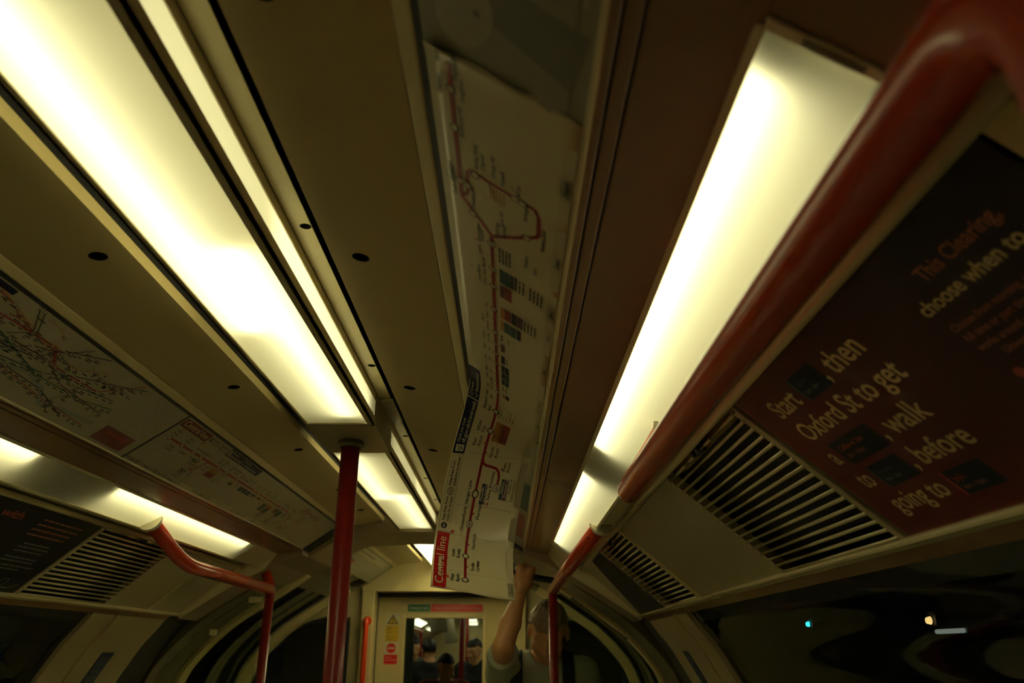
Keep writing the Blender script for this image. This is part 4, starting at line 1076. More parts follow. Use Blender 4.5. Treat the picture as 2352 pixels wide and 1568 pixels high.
for side, nm in ((-1, 'left'), (1, 'right')):
    S = (lambda q: q) if side == 1 else (lambda q: (-q[0], q[1]))
    # corner panel in strips around a dark window
    mb = MB()
    mb.prism([S((0.52, -1.55)), S((0.605, -1.55)), S((0.605, 0.42)), S((0.52, 0.46))], Y_END, Y_END + 0.03)
    mb.prism([S((0.605, 0.212)), S((0.78, 0.212)), S((0.93, 0.165)), S((0.80, 0.26)), S((0.70, 0.36)), S((0.605, 0.42))], Y_END, Y_END + 0.03)
    mb.prism([S((0.605, -1.55)), S((1.26, -1.55)), S((1.28, -0.62)), S((0.605, -0.62))], Y_END, Y_END + 0.03)
    struct(mb.build('wall_end', 'body_side'))
    root = struct(empty('window_5' if side < 0 else 'window_6', (side * 0.8, Y_END, 1.2)))
    W = [(0.612, -0.61), (1.255, -0.61), (1.25, -0.40), (1.225, -0.22), (1.175, -0.10), (1.09, 0.015), (1.01, 0.095), (0.93, 0.155), (0.85, 0.190), (0.77, 0.203), (0.665, 0.203), (0.640, 0.198), (0.620, 0.182), (0.612, 0.155)]
    mb = MB(); mb.prism([S(q) for q in W], Y_END + 0.010, Y_END + 0.016); mb.build('pane', 'glass', root)
    cen = (0.88, -0.2); I = [(cen[0] + (q[0] - cen[0]) * 0.94, cen[1] + (q[1] - cen[1]) * 0.96) for q in W]
    mb = MB()
    for k in range(len(W)): j = (k + 1) % len(W); mb.prism([S(W[k]), S(W[j]), S(I[j]), S(I[k])], Y_END - 0.008, Y_END + 0.020)
    mb.build('window_seal', 'rubber', root)

door = struct(empty('door_1', (0, YD, 0)))
mb = MB(); X0, X1, ZT = -0.262, 0.251, 0.2105
for a, b_, z0, z1 in ((-0.450, X0, -1.55, 0.345), (X1, 0.450, -1.55, 0.345), (X0, X1, ZT, 0.345), (X0, X1, -1.55, -0.62)):
    mb.box(a, b_, YD, YD + 0.04, EYE + z0, EYE + z1)
mb.build('door_leaf', 'panel', door)
mb = MB()
for a, b_, z0, z1 in ((X0 - 0.022, X0, -0.64, ZT + 0.026), (X1, X1 + 0.022, -0.64, ZT + 0.026), (X0, X1, ZT, ZT + 0.026)):
    mb.box(a, b_, YD - 0.008, YD + 0.001, EYE + z0, EYE + z1)
edge_bevel(mb.build('window_frame', 'cream', door), 0.004)
mb = MB(); mb.box(X0, X1, YD + 0.015, YD + 0.021, EYE - 0.62, EYE + ZT); mb.build('pane', 'glass', door)
mb = MB()
for a, b_ in ((X0, X0 + 0.052),): mb.box(a, b_, YD + 0.022, YD + 0.06, EYE - 0.62, EYE + ZT)
mb.build('pocket_edge', 'rubber', door)

def sign(name, x0, x1, z0, z1, draw, mat, label, cat='sign', group=None):
    r = empty(name, ((x0 + x1) / 2, YD, EYE + z0)); tag(r, label, cat, group)
    mb = MB(); mb.box(x0, x1, YD - 0.0025, YD, EYE + z0, EYE + z1); mb.build('plate', mat, r)
    P = Print(); draw(P, x1 - x0, z1 - z0); P.build('lettering', plane_fn((x0, YD - 0.0025, EYE + z1), (1, 0, 0), (0, 0, -1), (0, -1, 0)), r, lift=0.0006)
sign('exit_sign', -0.252, -0.104, 0.252, 0.298, lambda P, w, h: P.text('Emergency exit', w / 2, h * .63, 0.0150, 'ink_cream', width=w * .80, centre=True), 'ink_green', 'green emergency exit sign over the connecting door')
sign('warning_sign', -0.098, 0.248, 0.252, 0.298, lambda P, w, h: P.text('Danger: do not use whilst the train is moving', w / 2, h * .62, 0.0115, 'ink_cream', width=w * .90, centre=True), 'ink_red', 'long red danger sign over the connecting door')
def d_tri(P, w, h):
    P.quad([(w * .5, h * .08), (w * .93, h * .92), (w * .07, h * .92)], 'ink_dark', 1); P.quad([(w * .5, h * .24), (w * .80, h * .84), (w * .20, h * .84)], 'sign_yellow', 2)
    P.line([(w * .52, h * .36), (w * .44, h * .58), (w * .56, h * .56), (w * .48, h * .80)], w * .06, 'ink_dark', 3)
sign('hazard_sticker', -0.392, -0.305, 0.166, 0.240, d_tri, 'ink_cream', 'white sticker with a black and yellow warning triangle on the end door', 'sticker')
def d_yel(P, w, h):
    for k, t in enumerate(('Danger', 'Risk of', 'death if', 'you', 'pass while', 'moving')): P.text(t, w * .10, h * (.17 + .145 * k), 0.0085, 'ink_dark')
sign('hazard_sticker', -0.393, -0.307, 0.063, 0.1655, d_yel, 'sign_yellow', 'yellow sticker with lines of small black print, under the warning triangle', 'sticker')
def d_no(P, w, h):
    P.disc((w * .5, h * .5), w * .36, 'ink_red', 1, 28); P.rect(w * .22, w * .78, h * .44, h * .56, 'ink_cream', 2)
sign('hazard_sticker', -0.394, -0.308, -0.016, 0.0625, d_no, 'ink_cream', 'white sticker with a red no entry disc on the end door', 'sticker')
def d_red(P, w, h):
    P.text('Do not', w * .12, h * .36, 0.0085, 'ink_cream'); P.text('pass through', w * .10, h * .62, 0.0080, 'ink_cream', width=w * .8)
sign('hazard_sticker', -0.395, -0.309, -0.074, -0.0165, d_red, 'ink_red', 'small red sticker, lowest of the column on the end door', 'sticker')

gb = empty('grab_bar', (-0.487, 5.40, EYE - 0.9)); tag(gb, 'short red grab bar fixed to the post left of the connecting door', 'grab bar')
mb = MB(); mb.tube(fillet([(-0.487, Y_END - 0.038, EYE + 0.185), (-0.487, 5.385, EYE + 0.192), (-0.487, 5.385, EYE - 0.85), (-0.487, Y_END - 0.038, EYE - 0.86)], 0.04, 8), 0.0170, 20); mb.build('bar', 'rail_red', gb, smooth=True)
mb = MB(); mb.tube([(-0.487, Y_END - 0.040, EYE + 0.185), (-0.487, Y_END - 0.052, EYE + 0.186)], 0.027, 20); mb.build('flange', 'rail_red', gb); mb = MB(); mb.tube([(-0.487, Y_END - 0.040, EYE - 0.86), (-0.487, Y_END - 0.052, EYE - 0.86)], 0.027, 20); mb.build('flange', 'rail_red', gb)

# blue notices on the pillars
def sticker_on_body(side, y0, y1, k0, k1, label):
    sec = offset_section(BODY, -0.0012); pts = [lerp(sec[int(k)], sec[min(int(k) + 1, len(sec) - 1)], k - int(k)) for k in [k0 + (k1 - k0) * j / 10 for j in range(11)]]
    S = pts if side == 1 else mir(pts); cen = pts[5]
    r = empty('notice', (side * cen[0], (y0 + y1) / 2, EYE + pts[-1][1])); tag(r, label, 'notice')
    mb = MB(); mb.shell(S, y0, y1, 0.001); mb.build('plate', 'notice_blue', r)
    L = [0]
    for a, b_ in zip(pts, pts[1:]): L.append(L[-1] + math.hypot(b_[0]-a[0], b_[1]-a[1]))
    def fn(a, d):
        d = min(max(d, 0), L[-1] - 1e-6); i = max(k for k in range(10) if L[k] <= d); t = (d - L[i]) / (L[i+1] - L[i]); p = lerp(pts[i], pts[i+1], t)
        dx, dz = pts[i+1][0]-pts[i][0], pts[i+1][1]-pts[i][1]; l = math.hypot(dx, dz); n = Vector((side * dz / l, 0, -dx / l))
        return Vector((side * p[0], (y0 if side < 0 else y1) - side * a, EYE + p[1])) + n * 0.0004, n
    P = Print(); rng = random.Random(2)
    for k, t in enumerate(('Please', 'offer this', 'seat to')): P.text(t, 0.014 + 0.0 * k, 0.030 + 0.024 * k, 0.0135, 'ink_midgrey', width=(y1 - y0) * (.45 + .12 * (k > 0)))
    for k in range(7): P.words(0.014, 0.104 + 0.0150 * k, 0.0075, (y1 - y0) * .74, 'ink_midgrey', rng)
    P.build('lettering', fn, r)
sticker_on_body(-1, 3.215, 3.315, 2.35, 5.4, 'blue notice with pale print on the left pillar')
sticker_on_body(1, 3.215, 3.315, 2.2, 5.4, 'blue notice with pale print on the right pillar')

# glass draught screens at the end of the seats
for side, lab in ((-1, 'glass draught screen with a sloping top edge beside the left post'), (1, 'glass draught screen beside the right post, in front of the standing man')):
    S = (lambda q: q) if side == 1 else (lambda q: (-q[0], q[1]))
    r = empty('draught_screen', (side * 0.85, 3.62, 0.35)); tag(r, lab, 'screen')
    G = [(0.645, 0.205), (0.70, 0.205), (0.92, 0.050), (1.04, -0.075), (1.10, -0.22), (1.13, -0.45), (1.13, -1.10), (0.645, -1.10)]
    mb = MB(); mb.prism([S(q) for q in G], 3.612, 3.618); mb.build('pane', 'screen_glass', r)
    mb = MB(); mb.tube([(side * x, 3.615, EYE + z) for x, z in ((0.690, 0.218), (0.925, 0.050))], 0.0065, 10); mb.build('edge_strip', 'olive', r)
    if side < 0:
      mb = MB(); mb.box(*sorted((side * 0.640, side * 0.700)), 3.603, 3.627, EYE + 0.195, EYE + 0.222); edge_bevel(mb.build('bracket', 'steel', r), 0.003)
      mb = MB(); mb.box(*sorted((side * 0.820, side * 0.850)), 3.605, 3.625, EYE + 0.062, EYE + 0.088); edge_bevel(mb.build('bracket', 'steel', r), 0.003)
    mb = MB(); mb.box(*sorted((side * 0.66, side * 1.14)), 3.60, 3.63, 0.02, 0.45); mb.build('kick_panel', 'olive', r)

# ------------------------------------------------------------------ smooth bodies: blended round cones and ellipsoids meshed as one surface
def v3(*a): return np.array(a, float)
def cone(P, a, b, ra, rb):
    a, b = np.asarray(a, float), np.asarray(b, float); ab = b - a
    t = np.clip(((P - a) @ ab) / (ab @ ab), 0, 1)
    return np.linalg.norm(P - a - t[:, None] * ab, axis=1) - (ra + (rb - ra) * t)
def ell(P, c, R, rot=None):
    q = P - np.asarray(c, float)
    if rot is not None: q = q @ rot
    R = np.asarray(R, float); k = np.linalg.norm(q / R, axis=1); k2 = np.linalg.norm(q / (R * R), axis=1) + 1e-9
    return k * (k - 1) / k2
def smin(a, b, k):
    h = np.clip(0.5 + 0.5 * (b - a) / k, 0, 1); return b + (a - b) * h - k * h * (1 - h)
def blend(ds, k):
    d = ds[0]
    for e in ds[1:]: d = smin(d, e, k)
    return d
def net(fn, lo, hi, h):
    """surface net of fn = 0 on a regular grid"""
    lo = np.asarray(lo, float); n = np.ceil((np.asarray(hi) - lo) / h).astype(int) + 1
    ax = [lo[i] + h * np.arange(n[i]) for i in range(3)]
    G = np.stack(np.meshgrid(*ax, indexing='ij'), -1).reshape(-1, 3)
    D = np.concatenate([fn(c) for c in np.array_split(G, max(1, len(G) // 200000))]).reshape(n)
    S = D < 0
    cs = S[:-1, :-1, :-1].astype(np.int8)
    tot = np.zeros(n - 1, int)
    for dx in (0, 1):
        for dy in (0, 1):
            for dz in (0, 1): tot += S[dx:n[0]-1+dx, dy:n[1]-1+dy, dz:n[2]-1+dz]
    act = (tot > 0) & (tot < 8); idx = -np.ones(n - 1, int); cells = np.argwhere(act); idx[act] = np.arange(len(cells))
    acc = np.zeros((len(cells), 3)); cnt = np.zeros(len(cells))
    corner = [(x, y, z) for x in (0, 1) for y in (0, 1) for z in (0, 1)]
    for a in corner:
        for k in range(3):
            if a[k] == 0:
                b = list(a); b[k] = 1
                da = D[tuple((cells + a).T)]; db = D[tuple((cells + b).T)]; m = (da < 0) != (db < 0)
                t = np.where(m, da / np.where(m, da - db, 1), 0); p = np.array(a, float)[None] + t[:, None] * (np.array(b) - np.array(a))
                acc[m] += p[m]; cnt[m] += 1
    V = lo + h * (cells + acc / cnt[:, None])
    F = []
    for k in range(3):
        i, j = (k + 1) % 3, (k + 2) % 3
        sl0 = [slice(0, n[q]) for q in range(3)]; sl0[k] = slice(0, n[k] - 1); sl1 = list(sl0); sl1[k] = slice(1, n[k])
        ed = np.argwhere(S[tuple(sl0)] != S[tuple(sl1)])
        ed = ed[(ed[:, i] > 0) & (ed[:, j] > 0) & (ed[:, i] < n[i] - 1) & (ed[:, j] < n[j] - 1)]
        ei = np.zeros(3, int); ei[i] = 1; ej = np.zeros(3, int); ej[j] = 1
        q = np.stack([idx[tuple((ed - ei - ej).T)], idx[tuple((ed - ej).T)], idx[tuple(ed.T)], idx[tuple((ed - ei).T)]], 1)
        fl = S[tuple(ed.T)]; q[~fl] = q[~fl][:, ::-1]
        F.append(q[(q >= 0).all(1)])
    return V, np.concatenate(F)
def net_obj(name, fn, lo, hi, h, mat, parent):
    V, F = net(fn, lo, hi, h)
    return link_mesh(name, V.tolist(), F.tolist(), mat, parent, smooth=True)

def rotm(f, u):
    f = np.asarray(f, float); f /= np.linalg.norm(f); u = np.asarray(u, float); u = u - f * (u @ f); u /= np.linalg.norm(u)
    return np.stack([np.cross(f, u), f, u], 1)      # columns: right, forward, up

def make_person(label, J, mats, h=0.009, hand_h=None, group=None, bag=False, long_sleeve=False, hair_len=0.0):
    """J: joints in world metres. Every figure is one body surface with clothes and hair laid over it."""
    root = empty('person', tuple(J['feet'])); tag(root, label, 'person', group)
    R = rotm(J['face'], J['crown']); hc = np.asarray(J['head'], float); k = J.get('k', 1.0)
    L = lambda r, f, u: hc + R @ (np.array([r, f, u]) * k)
    def head(P):
        q = (P - hc) @ R / k
        d = blend([ell(q, (0, -0.012, 0.028), (0.0755, 0.096, 0.090)), ell(q, (0, 0.022, -0.055), (0.056, 0.070, 0.068)), ell(q, (0, 0.050, -0.098), (0.032, 0.036, 0.022)),
                   cone(q, (-0.036, 0.078, 0.022), (0.036, 0.078, 0.022), 0.016, 0.016), ell(q, (0.040, 0.062, -0.030), (0.024, 0.022, 0.020)), ell(q, (-0.040, 0.062, -0.030), (0.024, 0.022, 0.020))], 0.030)
        d = smin(d, blend([cone(q, (0, 0.088, 0.008), (0, 0.112, -0.036), 0.009, 0.0135), ell(q, (0.012, 0.097, -0.040), (0.010, 0.012, 0.008)), ell(q, (-0.012, 0.097, -0.040), (0.010, 0.012, 0.008))], 0.008), 0.012)
        for sx in (-1, 1):
            d = np.maximum(d, -(ell(q, (sx * 0.032, 0.098, 0.004), (0.017, 0.016, 0.011)))) 
            d = smin(d, ell(q, (sx * 0.032, 0.081, 0.003), (0.0125, 0.0125, 0.0115)), 0.003)
            e = ell(q, (sx * 0.082, -0.010, -0.012), (0.010, 0.021, 0.034)); e = np.maximum(e, -ell(q, (sx * 0.092, -0.006, -0.008), (0.008, 0.011, 0.020)))
            d = smin(d, e, 0.010)
        lips = np.minimum(cone(q, (-0.020, 0.086, -0.0665), (0.020, 0.086, -0.0665), 0.0065, 0.0065), cone(q, (-0.016, 0.086, -0.0770), (0.016, 0.086, -0.0770), 0.0070, 0.0070))
        return smin(d, lips, 0.005) * k
    S_, E_, W_, H_, K_, A_ = J['shoulder'], J['elbow'], J['wrist'], J['hip'], J['knee'], J['ankle']
    chest, pelvis, neck = np.asarray(J['chest'], float), np.asarray(J['pelvis'], float), np.asarray(J['neck'], float)
    side = np.asarray(S_[1], float) - np.asarray(S_[0], float); side /= np.linalg.norm(side)
    def torso(P):
        return blend([cone(P, chest - side * 0.085 * k, chest + side * 0.085 * k, 0.122 * k, 0.122 * k), cone(P, (chest + pelvis) / 2 - side * 0.07 * k, (chest + pelvis) / 2 + side * 0.07 * k, 0.105 * k, 0.105 * k),
                      cone(P, pelvis - side * 0.075 * k, pelvis + side * 0.075 * k, 0.112 * k, 0.112 * k), cone(P, neck + v3(0, 0, -0.05), np.asarray(S_[0], float), 0.062 * k, 0.052 * k), cone(P, neck + v3(0, 0, -0.05), np.asarray(S_[1], float), 0.062 * k, 0.052 * k)], 0.07)
    def arms(P, cut=9.0):
        out = []
        for q in (0, 1):
            out.append(cone(P, S_[q], E_[q], 0.052 * k, 0.041 * k)); out.append(smin(cone(P, E_[q], np.asarray(E_[q]) * .6 + np.asarray(W_[q]) * .4, 0.040 * k, 0.043 * k), cone(P, np.asarray(E_[q]) * .6 + np.asarray(W_[q]) * .4, W_[q], 0.043 * k, 0.0215 * k), 0.01))
        return out
    def legs(P): return [f(P) for q in (0, 1) for f in ((lambda P, q=q: cone(P, H_[q], K_[q], 0.088 * k, 0.060 * k)), (lambda P, q=q: cone(P, K_[q], A_[q], 0.062 * k, 0.040 * k)))]
    def hands(P):
        out = []
        for q in (0, 1):
            hd = J['hand'][q]; c, d, n = np.asarray(W_[q], float), np.asarray(hd['dir'], float), np.asarray(hd['palm'], float)
            d = d / np.linalg.norm(d); n = n - d * (n @ d); n /= np.linalg.norm(n); s = np.cross(d, n) * hd.get('thumb', 1)
            K = k * 1.02; cur = hd['curl']
            g = [cone(P, c + d * .012 * K, c + d * .085 * K + s * .022 * K, .026 * K, .020 * K), cone(P, c + d * .012 * K, c + d * .083 * K - s * .024 * K, .024 * K, .019 * K), cone(P, c + d * .03 * K + s * .02 * K, c + d * .03 * K - s * .02 * K, .022 * K, .021 * K)]
            g = [blend(g, 0.015)]
            for j, (off, ln) in enumerate(((0.031, .074), (0.011, .082), (-0.010, .077), (-0.030, .060))):
                p = c + d * (.090 - .004 * abs(j - 1)) * K + s * off * K; a = 0.0; cp = p
                for f_, r_ in ((.45, .0098), (.31, .0090), (.24, .0080)):
                    a += cur * (1.0 if f_ == .45 else 1.15); nd = d * math.cos(a) + n * math.sin(a); np_ = cp + nd * ln * f_ * K; g.append(cone(P, cp, np_, r_ * K, r_ * .93 * K)); cp = np_
            p = c + d * .028 * K + s * .030 * K; t1 = p + (s * .62 + d * .62 + n * .35) * .040 * K; a = min(cur, 1.0)
            t2 = t1 + (s * .15 + d * .70 + n * (.35 + .5 * a)) * .036 * K
            g += [cone(P, p, t1, .014 * K, .0112 * K), cone(P, t1, t2, .0112 * K, .009 * K)]
            out.append(blend(g, 0.005))
        return out
    def body(P):
        d = blend([torso(P)] + legs(P), 0.03)
        d = smin(d, cone(P, neck + v3(0, 0, -0.04), L(0, -0.012, -0.055), 0.058 * k, 0.052 * k), 0.03)
        d = smin(d, head(P), 0.018)
        d = blend([d] + arms(P), 0.022)
        return blend([d] + hands(P), 0.008)
    pts = np.array([*S_, *E_, *W_, *H_, *K_, *A_, hc, *[np.asarray(W_[q]) + .2 * np.asarray(J['hand'][q]['dir']) / np.linalg.norm(J['hand'][q]['dir']) for q in (0, 1)]])
    lo, hi = pts.min(0) - 0.17, pts.max(0) + 0.17
    b = net_obj('body', body, lo, hi, h, mats['skin'], root)
    # clothes
    def shirt(P):
        ar = [cone(P, S_[q], np.asarray(S_[q]) + (np.asarray(E_[q]) - np.asarray(S_[q])) * (1.0 if long_sleeve else 0.78), 0.060 * k, 0.054 * k) for q in (0, 1)]
        if long_sleeve: ar += [cone(P, E_[q], np.asarray(E_[q]) + (np.asarray(W_[q]) - np.asarray(E_[q])) * .93, 0.050 * k, 0.036 * k) for q in (0, 1)]
        d = blend([torso(P)] + ar, 0.035) - 0.010 - 0.0030 * np.sin(P[:, 0] * 34 + P[:, 2] * 47 + 3 * np.sin(P[:, 1] * 19))
        d = np.maximum(d, -(cone(P, neck + v3(0, -0.01, -0.035), L(0, -0.004, -0.03), 0.067 * k, 0.070 * k)))
        d = np.maximum(d, (pelvis[2] - 0.09) - P[:, 2])
        if not long_sleeve:
            for q in (0, 1):
                e = np.asarray(E_[q], float) - np.asarray(S_[q], float); l = np.linalg.norm(e); e /= l
                near = cone(P, E_[q], np.asarray(E_[q]) * .5 + np.asarray(W_[q]) * .5, .075, .07); t = (P - np.asarray(S_[q])) @ e
                d = np.where((near < 0.05) | (t > l * .5), np.maximum(d, np.where(cone(P, S_[q], E_[q], .085, .085) < 0, t - l * 0.74, -1)), d)
        return d
    net_obj('shirt', shirt, lo, hi, h, mats['shirt'], root)
    def trousers(P):
        d = blend(legs(P) + [cone(P, pelvis - side * .075 * k, pelvis + side * .075 * k, .112 * k, .112 * k)], 0.05) - 0.012
        return np.maximum(np.maximum(d, P[:, 2] - (pelvis[2] + 0.06)), (min(A_[0][2], A_[1][2]) - 0.01) - P[:, 2])
    net_obj('trousers', trousers, (lo[0], lo[1], lo[2]), (hi[0], hi[1], pelvis[2] + .12), max(h, 0.012), mats['trousers'], root)
    fd = np.asarray(J['face'], float) * np.array([1, 1, 0]); fd /= np.linalg.norm(fd)
    for q in (0, 1):
        a = np.asarray(A_[q], float)
        def shoe(P, a=a):
            d = blend([cone(P, a + v3(0, 0, -.02), a + fd * .03 + v3(0, 0, -.045), .050, .050), cone(P, a + v3(0, 0, -.045) - fd * .03, a + fd * .15 + v3(0, 0, -.055), .046, .036)], 0.03)
            return np.maximum(d, (a[2] - 0.086) - P[:, 2])
        net_obj('shoe', shoe, a + v3(-.14, -.26, -.11), a + v3(.14, .26, .08), 0.012, mats['shoe'], root)
    def hair(P):
        q = (P - hc) @ R / k
        nse = 0.0035 * np.sin(q[:, 0] * 150 + 4 * np.sin(q[:, 2] * 70)) * np.sin(q[:, 1] * 120 + 3 * np.sin(q[:, 0] * 60))
        d = ell(q, (0, -0.014, 0.033), (0.0815, 0.1015, 0.0935)) - nse - hair_len * 0.3
        line = np.where(q[:, 1] > 0.0, 0.046 + 0.25 * np.maximum(0, 0.058 - q[:, 1]) * -1.6 + 0.02 * (np.abs(q[:, 0]) > 0.055), -0.018 - 0.55 * np.minimum(0.075, np.maximum(0, -q[:, 1] - 0.012)) - hair_len)
        sidecut = np.where((np.abs(q[:, 0]) > 0.06) & (q[:, 1] > -0.03), 0.012, -1)
        d = np.maximum(d, np.maximum(line, sidecut) - q[:, 2])
        inner = ell(q, (0, -0.012, 0.028), (0.0715, 0.092, 0.086))
        return np.maximum(d, -inner) * k
    net_obj('hair', hair, hc - 0.17, hc + 0.17, min(h, 0.008), mats['hair'], root)
    return root, torso, (S_, E_, W_, chest, pelvis, neck, side)

# the standing passenger: head bowed, right arm up to the dark grab handle
CX_, CY_ = 0.575, 3.985
J = dict(feet=(CX_, CY_, 0.0), head=(0.603, 3.905, 1.640), face=(-0.12, -0.78, -0.60), crown=(0, -0.55, 0.83), k=1.09,
         neck=(0.590, 3.985, 1.535), chest=(CX_, 4.005, 1.335), pelvis=(CX_, 4.01, 1.00),
         shoulder=((0.392, 3.975, 1.470), (0.762, 3.995, 1.458)), elbow=((0.398, 3.700, 1.570), (0.815, 3.985, 1.165)), wrist=((0.478, 3.765, 1.815), (0.775, 3.80, 0.985)),
         hip=((CX_ - .095, 4.01, .96), (CX_ + .095, 4.01, .96)), knee=((CX_ - .105, 3.985, .52), (CX_ + .11, 3.98, .52)), ankle=((CX_ - .11, 4.02, .085), (CX_ + .115, 4.02, .085)),
         hand=(dict(dir=(0.20, 0.22, 0.95), palm=(0.10, 0.95, -0.2), curl=0.95, thumb=1), dict(dir=(-0.1, -0.75, -0.6), palm=(-1, 0.1, -0.1), curl=0.55, thumb=1)))
HM = dict(skin='skin', shirt='shirt', trousers='trousers', shoe='shoe', hair='hair')
man, torso_f, geo = make_person('man with short brown hair standing with head bowed, one arm up, in a sage T-shirt', J, HM, h=0.0068)
# backpack he wears: bag behind, two webbing straps over the shoulders
bag = empty('backpack', (CX_, 4.18, 1.0)); tag(bag, 'dark backpack on the man with the sage T-shirt, its straps over his shoulders', 'backpack')
def bag_f(P): return np.maximum(ell(P, (CX_, 4.245, 1.22), (0.165, 0.105, 0.245)), -(torso_f(P) - 0.016))
net_obj('bag', bag_f, (CX_ - .2, 4.05, .94), (CX_ + .2, 4.40, 1.50), 0.012, 'strap', bag)
for sx in (-1, 1):
    cx = CX_ + sx * 0.118
    def strap_f(P, cx=cx, sx=sx):
        d = np.abs(torso_f(P) - 0.0185) - 0.0042
        d = np.maximum(d, np.abs(P[:, 0] - cx - sx * 0.10 * np.maximum(0, 1.36 - P[:, 2])) - 0.031)
        return np.maximum(np.maximum(d, 1.10 - P[:, 2]), P[:, 1] - 4.16)
    net_obj('strap', strap_f, (cx - .12, 3.80, 1.08), (cx + .12, 4.2, 1.60), 0.0072, 'strap', bag)
gh = empty('ceiling_grab_rail', (0.52, 3.80, EYE + 0.33)); tag(gh, 'dark grab rail under the arch that the man in the sage T-shirt holds', 'grab rail')
mb = MB(); mb.tube(fillet([(0.405, 3.815, EYE + 0.415), (0.405, 3.815, EYE + 0.345), (0.655, 3.815, EYE + 0.302), (0.655, 3.815, EYE + 0.345)], 0.03, 6), 0.0150, 16); mb.build('bar', 'rubber', gh, smooth=True)

# ------------------------------------------------------------------ the next carriage, seen through the connecting door
NY0, NY1 = 6.45, 17.5
bend = math.radians(1.5)
def ncx(y): return -math.tan(bend) * (y - 6.2)
def nprism(mb, sec, y0, y1):
    n = len(sec); P = [(x + ncx(y0), y0, z + EYE) for x, z in sec] + [(x + ncx(y1), y1, z + EYE) for x, z in sec]
    F = [(k, (k+1) % n, n + (k+1) % n, n + k) for k in range(n)] + [tuple(range(n - 1, -1, -1)), tuple(range(n, 2*n))]
    mb.add(P, F)
sec_in = [(-1.20, -1.55), (-1.26, -0.7), (-1.235, -0.32), (-1.165, -0.11), (-1.005, 0.125), (-0.745, 0.343), (-0.6, 0.40), (-0.484, 0.42), (-0.31, 0.533), (-0.15, 0.557), (0.15, 0.557), (0.31, 0.533), (0.484, 0.42), (0.6, 0.40), (0.745, 0.343), (1.005, 0.125), (1.165, -0.11), (1.235, -0.32), (1.26, -0.7), (1.20, -1.55)]
out_ = offset_section(sec_in, 0.04)
mb = MB()
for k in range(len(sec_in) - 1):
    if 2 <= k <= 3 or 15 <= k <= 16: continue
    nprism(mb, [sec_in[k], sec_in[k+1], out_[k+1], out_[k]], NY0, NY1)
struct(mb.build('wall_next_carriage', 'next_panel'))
mb = MB()
for y0, y1 in ((NY0, 7.0), (9.3, 9.9), (12.6, 13.2), (16.2, NY1)):
    for k in (2, 3, 15, 16): nprism(mb, [sec_in[k], sec_in[k+1], out_[k+1], out_[k]], y0, y1)
struct(mb.build('wall_next_carriage', 'body_side'))
mb = MB(); nprism(mb, [(-1.2, -1.55), (1.2, -1.55), (1.2, -1.59), (-1.2, -1.59)], NY0, NY1); struct(mb.build('floor', 'floor'))
mb = MB(); mb.box(-1.7, 1.2, NY1, NY1 + 0.05, 0, 2.2); struct(mb.build('wall_next_carriage', 'panel'))
mb = MB()                                                            # its own end wall with an open door aperture
for a, b_, z0, z1 in ((-1.26, -0.45, 0, 2.2), (0.40, 1.26, 0, 2.2), (-0.45, 0.40, EYE + 0.36, 2.2)): mb.box(a, b_, NY0 - 0.04, NY0, z0, z1)
struct(mb.build('wall_next_carriage', 'cream'))
def next_lamp(name, sec, y0, y1, label, grp):
    r = empty(name, (sec[0][0] + ncx(y0), (y0 + y1) / 2, EYE + sec[0][1])); tag(r, label, 'light', grp)
    mb = MB(); nprism(mb, sec, y0, y1); mb.build('cover', 'next_lamp', r)
    t = 0.02; mb = MB(); nprism(mb, [(sec[0][0], sec[0][1]), (sec[1][0], sec[1][1]), (sec[1][0], sec[1][1] + t), (sec[0][0], sec[0][1] + t)], y0 - 0.03, y0 - 0.002); mb.build('end_cap', 'grey_metal', r)
    return r
for k, y in enumerate((8.6, 10.6, 12.4, 14.2, 16.0)):
    next_lamp('ceiling_light', [(-0.08, 0.515), (0.08, 0.515), (0.08, 0.545), (-0.08, 0.545)], y, y + 1.25, 'lit ceiling light in the next carriage, %s of five seen through the door window' % ('nearest', 'second', 'third', 'fourth', 'farthest')[k], 'ceiling lights in the next carriage')
for k, (y0, y1) in enumerate(((7.3, 9.1), (10.4, 12.3), (13.4, 15.6))):
    next_lamp('side_light', [(-0.600, 0.388), (-0.690, 0.332), (-0.70, 0.35), (-0.61, 0.41)], y0, y1, '%s left side light in the next carriage, seen through the door window' % ('nearest', 'middle', 'farthest')[k], 'side lights in the next carriage')
    next_lamp('side_light', [(0.600, 0.388), (0.690, 0.332), (0.70, 0.35), (0.61, 0.41)], y0, y1, '%s right side light in the next carriage, hidden behind the door post' % ('nearest', 'middle', 'farthest')[k], 'side lights in the next carriage')
for k, (x, y) in enumerate(((0.02, 8.35), (-0.60, 9.0), (-0.60, 11.2), (0.0, 11.6))):
    r = empty('grab_pole', (x + ncx(y), y, 0)); tag(r, 'red grab pole in the next carriage, %s through the door window' % ('thick one right of centre', 'first on the left', 'second on the left', 'farthest in the middle')[k], 'pole', 'poles in the next carriage')
    mb = MB(); mb.tube([(x + ncx(y), y, 0), (x + ncx(y), y, EYE + (0.51 if x > -.3 else 0.26))], 0.023, 16); o = mb.build('shaft', 'pole_red', r)
    mb = MB(); mb.tube([(x + ncx(y), y, EYE + (0.50 if x > -.3 else 0.25)), (x + ncx(y), y, EYE + (0.515 if x > -.3 else 0.268))], 0.034, 16); mb.build('collar', 'grey_metal', r)
